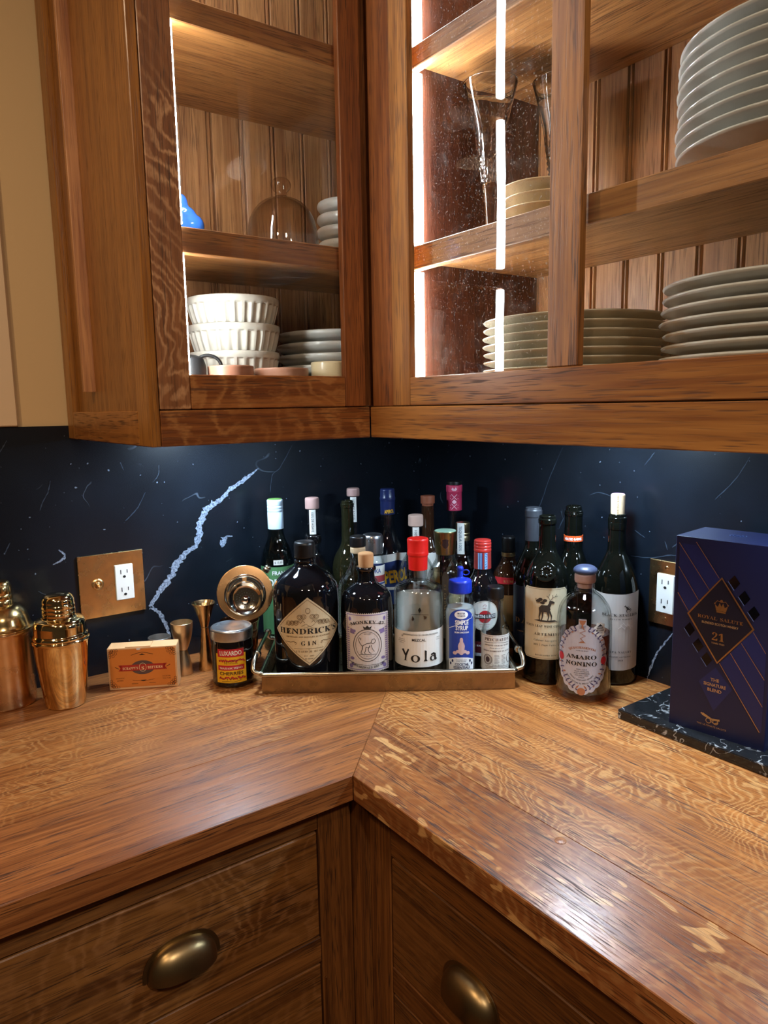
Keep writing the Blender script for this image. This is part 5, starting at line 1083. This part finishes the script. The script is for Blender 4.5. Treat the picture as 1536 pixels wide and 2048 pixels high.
glass_body(t, [(0, 0), (.031, 0, .004), (R, .005, .004), (R, .185, .03), (.0300, .216, .02), (.0200, .238, .014), (.0155, .256), (.0150, .268), (.0150, .320)], greyg, .0026, .010, None, 0, 48)
cp = lathe('screw_cap', [(.0156, .263), (.0165, .263, .0003), (.0168, .298), (.0162, .2992), (.0168, .3005), (.0168, .3045, .0006), (.0162, .3057), (.0168, .307), (.0168, .311, .0006), (.0162, .3122), (.0168, .3135), (.0168, .3235, .0015), (.0155, .3255, .001), (0, .3256)], pm('white_screw_cap', ss('#c9dcec'), .35), t, 40)
lathe('cap_top', [(0, .3258), (.0152, .3258), (.0148, .3266, .0004), (0, .3268)], pm('green_cap_top', ss('#5d8a3c'), .45), cp, 36)
S = cyl(R); lb = decal('label', rect(-.048, .040, .048, .1860), pm('label_grass_green', ss('#4f7f52'), .5), t, S, .0004)
decal('lettering', merge(text('FRANCE', .006, .1690, .0085, 'n', width=.040, bold=.02), text('ORIGINE', .010, .1450, .0150, 'n', width=.070, bold=.03), text('BLANC', .006, .1280, .0080, 's', width=.036), rect(-.03, .122, .04, .1232)), wp, lb, S, .0008)
lb = decal('price_tag', rect(-.0100, .1905, .0100, .2010), papw, t, S, .0006); decal('lettering', text('$ 15.99', 0, .1935, .0048, 'n', width=.016), ink, lb, S, .0010)
t = bottle('wine_bottle', 'open dark olive wine bottle with no cork between two clear bottles', .141, -.316, 0)
wine(t, oliveg, .0355, .175, .225, .0128, .3165)
# --- right-hand group
t = bottle('spirit_bottle', 'small dark bottle with black cap, gold neck band and red label edge', .374, -.060, 0, 0)
wine(t, browng, .0340, .150, .190, .0135, .205, False)
lathe('cap', [(0, .2052), (.0140, .2052, .0005), (.0144, .208), (.0144, .236, .0015), (.0130, .2385, .001), (0, .2388)], blackp, t, 36)
nb = lathe('neck_band', [(.0140, .1965), (.0150, .1965), (.0147, .2045), (.0138, .2045)], goldp, t, 36); decal('lettering', text('1928', .002, .1985, .0042, 'n', width=.011), ink, nb, cyl(.0149, .003), .0006)
S = cyl(.0342); lb = decal('label', rect(-.042, .040, .042, .1180), goldm, t, S, .0004); l2 = decal('shoulder_label', rect(-.030, .1420, .030, .1560), rd, t, cyl(.0335), .0014); decal('lettering', text('RUM', 0, .1455, .0070, 's', space=.1), goldm, l2, cyl(.0335), .0019)
t = bottle('wine_bottle', 'dark red-wine bottle with charcoal capsule and deep navy label', .480, -.100, 0, -4)
wine(t, wineg, .0380, .180, .238, .0145, .300, False)
lathe('capsule', [(.0150, .250), (.0158, .250, .0004), (.0158, .296, .001), (.0168, .298, .0006), (.0168, .310, .0008), (.0156, .3115), (.0154, .3155, .001), (0, .3160)], pm('charcoal_capsule', ss('#34363c'), .38), t, 40)
nb = None
S = cyl(.0382); lb = decal('label', rect(-.048, .032, .048, .1640), pm('label_midnight', ss('#141b30'), .45), t, S, .0004)
decal('lettering', merge(text('DAOU', -.004, .0900, .0140, 's', width=.062, space=.15), text('CABERNET SAUVIGNON', -.004, .0720, .0032, 's', width=.050)), goldm, lb, S, .0008)
t = bottle('wine_bottle', 'open red-wine bottle embossed with a seal, cream stag label', .556, -.1455, 0, -3)
R = .0414
wine(t, wineg, R, .192, .252, .0148, .3130)
em = lathe('glass_seal', [(0, .0012), (.0150, .0012), (.0185, .0022, .001), (.0195, .0012, .0005), (.0195, -.001), (0, -.001)], wineg, t, 40); em.rotation_euler = (PI / 2 - .62, 0, 0); em.location = (0, -.0372, .2145)
rnd = random.Random(5)
for k in range(9):
    a = 2 * PI * k / 9; bmp = lathe('seal_relief', [(0, .0042), (.0026, .0036, .001), (.0038, .0012), (.0038, 0), (0, 0)], wineg, em, 10); bmp.location = (.0085 * math.cos(a) + rnd.uniform(-.002, .002), .0085 * math.sin(a), 0)
SB3 = cyl(R)
def S(u, v, o): return SB3(u, v + .0130, o)
S.cut = SB3.cut
hu = .0455; c = .006; z0, z1 = .0375, .1720
oct_ = [(-hu + c, z0), (hu - c, z0), (hu, z0 + c), (hu, z1 - c), (hu - c, z1), (-hu + c, z1), (-hu, z1 - c), (-hu, z0 + c)]
lb = decal('label', poly(oct_), cream, t, S, .0004)
decal('label_border', stroke([(a * .955, .1048 + (b - .1048) * .965) for a, b in oct_], .0005, True), inkb, lb, S, .0007)
stag = [poly([(-.010, .1270), (.008, .1275), (.010, .1330), (.007, .1400), (-.006, .1405), (-.011, .1350)]), stroke([(-.008, .1280), (-.010, .1180), (-.009, .1110)], [.004, .0022, .0016]), stroke([(-.004, .1280), (-.004, .1190), (-.006, .1110)], [.004, .0022, .0016]), stroke([(.005, .1280), (.007, .1190), (.005, .1110)], [.004, .0022, .0016]), stroke([(.008, .1290), (.012, .1200), (.011, .1110)], [.004, .0020, .0014]), stroke([(.006, .1370), (.009, .1430), (.010, .1480)], [.006, .005, .005]), poly([(.008, .1500), (.014, .1480), (.018, .1450), (.015, .1435), (.009, .1440)]),
        stroke([(.010, .1500), (.014, .1550), (.018, .1560), (.021, .1610)], .0008), stroke([(.014, .1550), (.013, .1600)], .0007), stroke([(.018, .1560), (.023, .1570)], .0007), stroke([(.009, .1500), (.006, .1550), (.008, .1610)], .0008), stroke([(.006, .1550), (.003, .1580)], .0007),
        *[disc(-.012 + .004 * k, .1480 + .0035 * math.sin(2.2 * k), .0040, .0030, 10) for k in range(4)], *[stroke([(-.014 + .002 * k, .1430), (-.018 + .003 * k, .1520)], .0009) for k in range(4)], poly([(-.020, .1110), (-.010, .1130), (.004, .1115), (.018, .1125), (.022, .1100), (.010, .1085), (-.008, .1090)])]
decal('stag_print', merge(*stag), pm('ink_sepia', ss('#3a3028'), .55), lb, S, .0008)
decal('lettering', merge(text("STAG'S LEAP WINE CELLARS", .001, .0985, .0058, 's', width=.080), text('ARTEMIS', .002, .0830, .0068, 's', width=.043, space=.08), text('Cabernet Sauvignon', .001, .0720, .0048, 'i', width=.042), text('2021', -.016, .0635, .0040, 's', width=.009), rect(-.0085, .0630, -.0081, .0680), text('Napa Valley', .008, .0635, .0046, 'i', width=.026), text('ESTABLISHED 1970', .002, .0440, .0034, 's', width=.038, space=.06)), pm('ink_dark_brown', ss('#4a3a28'), .55), lb, S, .0008)
t = bottle('wine_bottle', 'open dark bottle with a bright orange neck band against the stone', .5345, -.0455, 0, 0)
wine(t, wineg, .0370, .165, .232, .0166, .300, False)
lathe('mouth', [(.0155, .2995), (.0176, .2998, .0006), (.0182, .305, .001), (.0168, .3062), (.0172, .3085), (.0160, .3105), (.0150, .311), (.0145, .318, .0015), (.0125, .3195), (.0115, .312), (0, .311)], wineg, t, 40)
nb = lathe('neck_band', [(.0172, .2505), (.0186, .2505), (.0184, .2615), (.0170, .2615)], pm('label_orange', ss('#d8541e'), .45), t, 40)
decal('lettering', text('HEATED BARREL', 0, .2535, .0046, 'n', width=.036, bold=.03), wp, nb, cyl(.0186, .003), .0006)
t = bottle('wine_bottle', 'tall red-wine bottle with pale cork half out and grey-white label', .636, -.047, 0, -2)
R = .0415
wine(t, wineg, R, .180, .246, .0152, .3150)
lathe('neck_collar', [(.0150, .286), (.0165, .2865, .0006), (.0165, .300, .001), (.0150, .3008)], wineg, t, 40)
ck = lathe('cork', [(0, .3020), (.0112, .3020), (.0122, .318), (.0128, .3495, .001), (.0115, .3510), (0, .3510)], corkd, t, 32)
lathe('wine_stain', [(0, .3512), (.0113, .3512), (.0110, .3516), (0, .3517)], pm('wine_pink_stain', ss('#b98aa0'), .6), ck, 28)
decal('lettering', text('BLACK STALLION', 0, 0, .0045, 's', width=.034), inkb, ck, vert_surf(.0129, .333, -.001), .0006)
SB4 = cyl(R)
def S(u, v, o): return SB4(u, v + .0130, o)
S.cut = SB4.cut
lb = decal('label', poly([(-.0560, .0200), (-.02, .0170), (.02, .0170), (.0560, .0200), (.0560, .1640), (.02, .1600), (-.02, .1600), (-.0560, .1640)]), pm('label_pearl', ss('#c9c2bd'), .55), t, S, .0004)
horse = [stroke([(.020, .1380), (.0225, .1360), (.0250, .1330), (.0275, .1320)], [.001, .003, .0042, .003]), stroke([(.0200, .1395), (.0185, .1370)], .0016), stroke([(.0240, .1330), (.0225, .1290), (.0240, .1255)], [.0022, .0012, .0008]), stroke([(.0225, .1350), (.0260, .1370), (.0280, .1350)], .0010), stroke([(.0275, .1325), (.0300, .1300), (.0290, .1265)], [.0022, .0012, .0008]), stroke([(.0275, .1320), (.0305, .1335), (.0320, .1300)], .0012)]
decal('lettering', merge(*horse, text('BLACK STALLION', .014, .1190, .0070, 's', width=.070), text('ESTATE WINERY', .014, .1125, .0032, 's', width=.040, space=.1), text('NAPA VALLEY', .012, .0500, .0052, 's', width=.046, space=.05), text('CABERNET SAUVIGNON', .012, .0415, .0032, 's', width=.044), text('2021', .014, .0350, .0036, 's', width=.010)), pm('ink_charcoal', ss('#35302e'), .55), lb, S, .0008)
decal('scroll_relief', merge(*[stroke([(.008 + .004 * k, .0960 + .006 * (k % 3)), (.014 + .004 * k, .1010 + .005 * (k % 2)), (.021 + .004 * k, .0950 + .004 * (k % 3))], .0012) for k in range(5)]), pm('label_pearl_light', ss('#e2dcd8'), .45), lb, S, .0008)
# --- amaro in front
t = bottle('amaro_bottle', 'round-shouldered clear amaro bottle, a third full, with ornate oval label', .6505, -.1530, 0, -3)
R = .0478
glass_body(t, [(0, .0), (.041, 0, .004), (.0455, .004, .003), (R - .0015, .012, .004), (R, .018), (R, .132, .03), (.0445, .163, .02), (.0300, .182, .014), (.0185, .1895, .006), (.0172, .1985), (.0172, .206)], clear, .0032, .014, rosso, .118, 64)
lathe('stopper', [(0, .1965), (.0134, .1965), (.0134, .2061), (.0172, .2063, .0008), (.0182, .2100, .001), (.0182, .2200, .0012), (.0165, .2218), (0, .2219)], pm('pink_beige_cork', ss('#b89488'), .6), t, 40)
lathe('stopper_head', [(0, .2220), (.0160, .2220, .001), (.0208, .2240, .003), (.0205, .2300, .004), (.0140, .2355, .004), (0, .2370)], pm('slate_blue_head', ss('#353a52'), .42), t, 48)
S = cyl(R); P = []
N = 22
for k in range(N * 6):
    a = 2 * PI * k / (N * 6); q = 1 + .045 * abs(math.sin(N * a / 2)); P.append((.0450 * q * math.sin(a), .0800 + .0600 * q * math.cos(a)))
lb = decal('label', merge(poly(P), rect(-.0065, .135, .0065, .152)), pm('label_lilac_grey', ss('#b9b4bc'), .5), t, S, .0004)
leafm = pm('ink_plum_blue', ss('#4c4468'), .5); orm = pm('ink_copper', ss('#a86a4a'), .5)
G = []; G2 = []
for sg in (1, -1):
    for k in range(17):
        a = math.radians(14 + 152 * k / 16); cu, cv = sg * .0395 * math.sin(a), .0800 + .0540 * math.cos(a)
        for io in (1, -1):
            d = a - .55 * io; tip = (cu + sg * io * .0065 * math.sin(a + .75 * io), cv + io * .0065 * math.cos(a + .75 * io) + .003)
            (G2 if (k + io) % 5 == 0 else G).append(stroke([(cu, cv), ((cu + tip[0]) / 2, (cv + tip[1]) / 2), tip], [.0007, .0028, .0010]))
    G.append(stroke([(sg * .0395 * math.sin(math.radians(a)), .0800 + .0540 * math.cos(math.radians(a))) for a in range(14, 168, 7)], .0007))
decal('wreath_print', merge(*G), leafm, lb, S, .0008); decal('wreath_print', merge(*G2), orm, lb, S, .0008); decal('emblem_print', merge(poly([(-.0058, .1500), (.0058, .1500), (.0035, .1440), (.0012, .1420), (.0012, .1380), (.0040, .1365), (-.0040, .1365), (-.0012, .1380), (-.0012, .1420), (-.0035, .1440)]), stroke([(.001, .136), (.005, .132), (-.004, .128), (.005, .123), (-.003, .118), (.003, .112)], .0013), disc(0, .0232, .0068, .0068, 20), poly([(-.006, .1105), (.006, .1105), (.002, .1130), (-.002, .1130)])), orm, lb, S, .0009)
decal('red_seal', merge(disc(-.0385, .0810, .0056, .0072, 18), disc(.0385, .0780, .0056, .0072, 18)), rd, lb, S, .0011)
decal('lettering', merge(text('AMARO', -.001, .0815, .0098, 's', width=.052), text('NONINO', -.001, .0690, .0108, 's', width=.054), text('TASTE OF ITALY', 0, .0955, .0022, 's', width=.020), *[text(s_, 0, .0620 - .0036 * k, .0021, 'n', width=w_) for k, (s_, w_) in enumerate((('HERBAL LIQUEUR', .018), ('GRAPE DISTILLATE', .024), ('AGED IN BARRIQUES', .026), ('AND SMALL CASKS', .022), ('ITALIA', .010)))], text('DISTILLATORI IN FRIULI DAL 1897', 0, .0360, .0030, 'n', width=.064, arch=-.032), text('SINGLE VINEYARD GRAPES', 0, .0425, .0024, 'n', width=.046, arch=-.026)), ink, lb, S, .0010)
decal('lettering', text('QUINTESSENTIA', 0, .1005, .0052, 's', width=.046, arch=.050), orm, lb, S, .0010)
me_ = decal('award_sticker', poly([(.0300 + .0105 * (1 + .12 * math.cos(9 * a)) * math.cos(a), .1330 + .0135 * (1 + .10 * math.cos(9 * a)) * math.sin(a)) for a in [2 * PI * k / 72 for k in range(72)]]), papw, t, S, .0006)
decal('lettering', merge(text('WINNER', .0300, .1350, .0030, 'n', width=.013, bold=.03), text('BEST LIQUEUR', .0300, .1308, .0030, 'n', width=.015, bold=.03), text('AWARD', .0300, .1270, .0024, 'n', width=.010), poly([(.0245, .1390), (.0355, .1390), (.0300, .1435)])), ink, me_, S, .0010)
# ------------------------------------------------------------------ crockery and glass in the wall cabinets
def glaze(name, color, speck='#6b5f4e', amt=.35, rough=.34):
    if name in MATS: return MATS[name]
    m = pm(name, ss(color), rough, coat=.25); t = NT(m); tc = t.new('ShaderNodeTexCoord')
    n = t.noise(tc.outputs['Object'], 30, 3, .6); s_ = t.ramp(t.noise(tc.outputs['Object'], 420, 1, .4), [(.70, 0.), (.76, 1.)])
    c = t.mix(t.ramp(n, [(.3, 0.), (.7, 1.)]), tuple(x * .86 for x in ss(color)[:3]) + (1,), ss(color))
    t.ln(t.mix(t.math('MULTIPLY', s_, amt), c, ss(speck)), t.n['Principled BSDF'].inputs['Base Color']); return m
white_gl = glaze('white_stoneware_glaze', '#c9c2b3'); grey_gl = glaze('grey_white_stoneware', '#c9c5ba'); porc = glaze('white_porcelain', '#d4d3cb', '#8c877c', .1, .2); iv = glaze('ivory_porcelain', '#d8cfb8', '#8c877c', .08, .2)
tan = glaze('terracotta_pink', '#a9745c', '#5d3a2a', .3, .5); tan2 = glaze('pale_clay', '#b8846a', '#5d3a2a', .3, .5); cre = glaze('cream_stoneware', '#d8c49a', '#7d6a48', .35, .4)
ORD = ['lowest', 'second from the bottom', 'third from the bottom', 'fourth from the bottom', 'fifth from the bottom', 'sixth from the bottom', 'seventh from the bottom', 'eighth from the bottom', 'ninth from the bottom', 'tenth from the bottom']
def which(k, n): return 'topmost' if k == n - 1 else ORD[k]
def stack(name, cat, mesh_prof, mat, x, y, z, n, dz, lab, group, jit=.002, seg=56, smooth=40, wob=None, tilt=0.):
    rnd = random.Random(len(lab)); first = None
    for k in range(n):
        lo = (x + rnd.uniform(-jit, jit), y + rnd.uniform(-jit, jit), z + k * dz)
        if first is None:
            first = lathe(name, mesh_prof, mat, None, seg, smooth, None, wob); o = first
        else: o = first.copy(); COL.objects.link(o)
        o.location = lo; o.rotation_euler = (0, 0, rnd.uniform(0, 6.28))
        tag(o, '%s %s' % (which(k, n), lab), cat, group)
def plate(R, h, t, foot=.6):
    return [(0, .0), (R * foot, 0, .001), (R * (foot + .04), .001), (R * .80, h * .35, .006), (R - .002, h - t, .001), (R, h - t * .4, .001), (R - .0015, h, .0008), (R * .80, h * .35 + t * 1.1, .008), (R * foot * .9, t, .004), (0, t)]
FZ = .5495; LS = .7662; RS = .7572
# fluted bowls (left, below): carved staves round the outside
def bowl_flutes(a, z, r):
    if r < .045 or z < .006: return 0.
    n = 30; c = math.cos(n * a); top = .0455
    if z > top: return 0.
    return -.0034 * max(0., (c + .55) / 1.55) ** .6 if c > -.55 else 0.
bp_ = [(0, 0), (.050, 0, .001), (.0560, .002, .002), (.0620, .010), (.0655, .018), (.0685, .027), (.0705, .0345), (.0720, .0410), (.0726, .0448), (.0734, .0468), (.0745, .052, .002), (.0738, .0570, .0015), (.0705, .0575, .001), (.0640, .034, .01), (.050, .010, .006), (0, .008)]
stack('fluted_bowl', 'bowl', bp_, white_gl, .320, -.645, FZ, 3, .0425, 'of three nested white fluted bowls in the reddish cabinet', 'white fluted bowls', .002, 204, 30, bowl_flutes)
stack('stoneware_plate', 'plate', [(0, 0), (.085, 0, .002), (.110, .006, .006), (.1185, .013, .003), (.1190, .0185, .004), (.1150, .0200, .002), (.100, .012, .006), (0, .008)], grey_gl, .300, -.422, FZ, 5, .0196, 'of the thick grey-white stoneware plates beside the fluted bowls', 'grey-white stoneware plates', .003)
stack('stoneware_cup', 'bowl', [(0, 0), (.030, 0, .002), (.0375, .0015, .001), (.0480, .006, .004), (.0535, .0135, .006), (.0515, .0205, .003), (.0480, .0225, .001), (.0445, .0215), (.0420, .018), (.0400, .006), (0, .005)], grey_gl, .300, -.405, LS, 5, .0229, 'of the rounded white bowls stacked beside the glass dome', 'rounded white stacking bowls', .0025)
# glass cloche with knob, on the middle shelf
gc = clear_glass('cloche_glass', (.93, .90, .86, 1), (.62, .58, .52, 1))
c = thing('glass_cloche', 'clear glass dome with a round knob on the middle shelf', 'cloche', (.312, -.543, LS))
lathe('dome', [(.0580, 0), (.0615, .0004, .001), (.0615, .018), (.0600, .045, .02), (.0520, .074, .02), (.0340, .094, .014), (.0130, .1005, .004), (.0100, .1030), (.0085, .1005), (.0320, .0915, .014), (.0495, .0725, .02), (.0575, .045, .02), (.0590, .018), (.0580, 0)], gc, c, 64)
lathe('knob', [(.0090, .1025), (.0110, .1050, .001), (.0095, .1090, .002), (.0160, .1150, .004), (.0175, .1230, .006), (.0120, .1310, .006), (0, .1330)], gc, c, 40)
stack('glass_saucer', 'saucer', [(0, 0), (.030, 0), (.058, .008, .004), (.060, .0095, .0005), (.057, .0100), (.029, .0018), (0, .0018)], gc, .232, -.470, LS, 3, .0105, 'of the clear glass saucers behind the glass dome', 'clear glass saucers', .001)
# blue glazed bird half hidden by the door stile
def bird():
    bm = bmesh.new()
    for (c0, r, sc) in (((-.004, 0, .024), .0235, (1.2, .9, 1.0)), ((.018, 0, .026), .019, (1., .85, 1.0)), ((-.012, 0, .050), .0165, (1, .9, 1.0)), ((.004, 0, .058), .011, (.9, .8, 1.35)), ((.012, 0, .043), .0125, (1., .8, .9))):
        g_ = bmesh.ops.create_uvsphere(bm, u_segments=24, v_segments=14, radius=r)
        for v in g_['verts']: v.co = Vector((v.co.x * sc[0] + c0[0], v.co.y * sc[1] + c0[1], v.co.z * sc[2] + c0[2]))
    return bm
bo = thing('ceramic_bird', 'glossy blue ceramic figure half hidden behind the door stile', 'figurine', (.345, -.742, LS), facing(.345, -.742))
blue_gl = pm('blue_glaze', ss('#2f62b4'), .12, coat=.6)
b_ = from_bm('body', bird(), blue_gl, bo, 60)
rm = b_.modifiers.new('remesh', 'REMESH'); rm.mode = 'VOXEL'; rm.voxel_size = .0022; rm.use_smooth_shade = True
sm_ = b_.modifiers.new('smooth', 'SMOOTH'); sm_.iterations = 6
b_.location = (.006, 0, -.0015)
# small clay dishes in front on the cabinet floor
def ramekin(R, h, t=.004): return [(0, 0), (R - .004, 0, .002), (R - .001, .003, .002), (R, h - .002, .001), (R - .001, h, .0008), (R - t, h - .001), (R - t - .001, .005, .003), (0, .004)]
for lab, x, y, R, h, m in (('low terracotta dish in front of the fluted bowls', .408, -.6920, .0345, .031, tan), ('low pinkish clay dish between two other small dishes', .408, -.6060, .0430, .0285, tan2), ('cream stoneware dish in front of the plates', .410, -.5130, .0345, .0405, cre)):
    tag(lathe('small_dish', ramekin(R, h), m, None, 48), lab, 'dish', 'small dishes at the cabinet front').location = (x, y, FZ + .0003)
kt = thing('iron_teapot', 'small black iron pot with an arched handle behind the terracotta dish', 'teapot', (.3985, -.7520, FZ + .0003), facing(.4, -.75))
iron = pm('black_iron', (.008, .007, .007, 1), .5, spec=.25)
lathe('pot', [(0, 0), (.018, 0, .002), (.0225, .006, .004), (.0235, .030, .006), (.019, .043, .004), (.008, .0465), (0, .0468)], iron, kt, 40)
tube('handle', [(.026 + .019 * math.cos(a), 0, .030 + .016 * math.sin(a)) for a in [math.radians(-70 + 250 * k / 24) for k in range(25)]], .0026, iron, kt, 8)
# champagne flutes with hammered waists
def flute_obj(label, x, y, z, sc=1.0):
    t = thing('champagne_flute', label, 'glass', (x, y, z), 0, 'hammered champagne flutes')
    rnd = random.Random(4); H = {}
    def ham(a, zz, r):
        if not .085 < zz < .168 or r < .010: return 0.
        e = min(1., (zz - .085) / .012, (.168 - zz) / .03)
        return e * .0022 * (math.sin(7 * a + 310 * zz) * math.sin(5 * a - 410 * zz) + .5 * math.sin(13 * a + 800 * zz))
    out_ = [(.0080 + (.0150 - .0080) * max(0, q - .06) ** 1.0, .004 + .085 * q) for q in [k / 10 for k in range(11)]]
    prof = [(0, 0), (.0270, 0), (.0272, .0015), (.0100, .004), (.0062, .010), (.0070, .040), (.0095, .070), (.0118, .085)] + [(.0118 + (.0245 - .0118) * (k / 22) ** 1.05, .085 + .083 * k / 22) for k in range(1, 23)] + [(.0320, .200), (.0405, .232), (.0412, .2325), (.0400, .2325), (.0308, .200), (.0232, .168), (.0165, .125), (.0104, .090), (0, .088)]
    lathe('bowl', prof, pm('flute_crystal', (1, 1, 1, 1), 0., trans=1., ior=1.5), t, 64, 40, None, ham)
flute_obj('tall hammered champagne flute nearest the door edge strip', .6080, -.345, RS)
flute_obj('tall hammered champagne flute behind the door muntin', .6700, -.262, RS)
# gold-rimmed saucers on the middle shelf, plates on the others
amb = pm('amber_edge_china', ss('#cdb692'), .2, coat=.5)
stack('gold_rim_saucer', 'saucer', [(0, 0), (.030, 0), (.032, .003), (.058, .0085, .004), (.0605, .0100, .0005), (.059, .0118, .0005), (.030, .006), (0, .0055)], amb, .7150, -.345, RS, 4, .0155, 'of the amber-edged saucers on the middle shelf', 'amber-edged saucers', .002)
stack('dinner_plate', 'plate', plate(.1300, .0165, .0032), iv, .738, -.303, FZ, 7, .0115, 'of the thin ivory plates behind the muntin', 'thin ivory dinner plates', .0015, 64)
stack('rimmed_plate', 'plate', [(0, 0), (.075, 0), (.080, .0075), (.112, .0095, .003), (.1262, .0125, .001), (.1280, .0150, .001), (.1255, .0172, .001), (.110, .0140, .004), (.080, .0110, .002), (0, .0100)], porc, 1.030, -.300, FZ, 7, .0137, 'of the white rimmed plates with gaps on the cabinet floor', 'white rimmed plates', .003, 64)
stack('soup_plate', 'plate', [(0, 0), (.060, 0, .002), (.070, .003, .003), (.100, .018, .008), (.1245, .026, .001), (.1265, .0282, .001), (.1250, .0302, .001), (.098, .022, .008), (.066, .007, .004), (0, .005)], porc, 1.040, -.300, RS, 9, .0138, 'of the deep white plates on the middle shelf', 'deep white plates', .0015, 64)
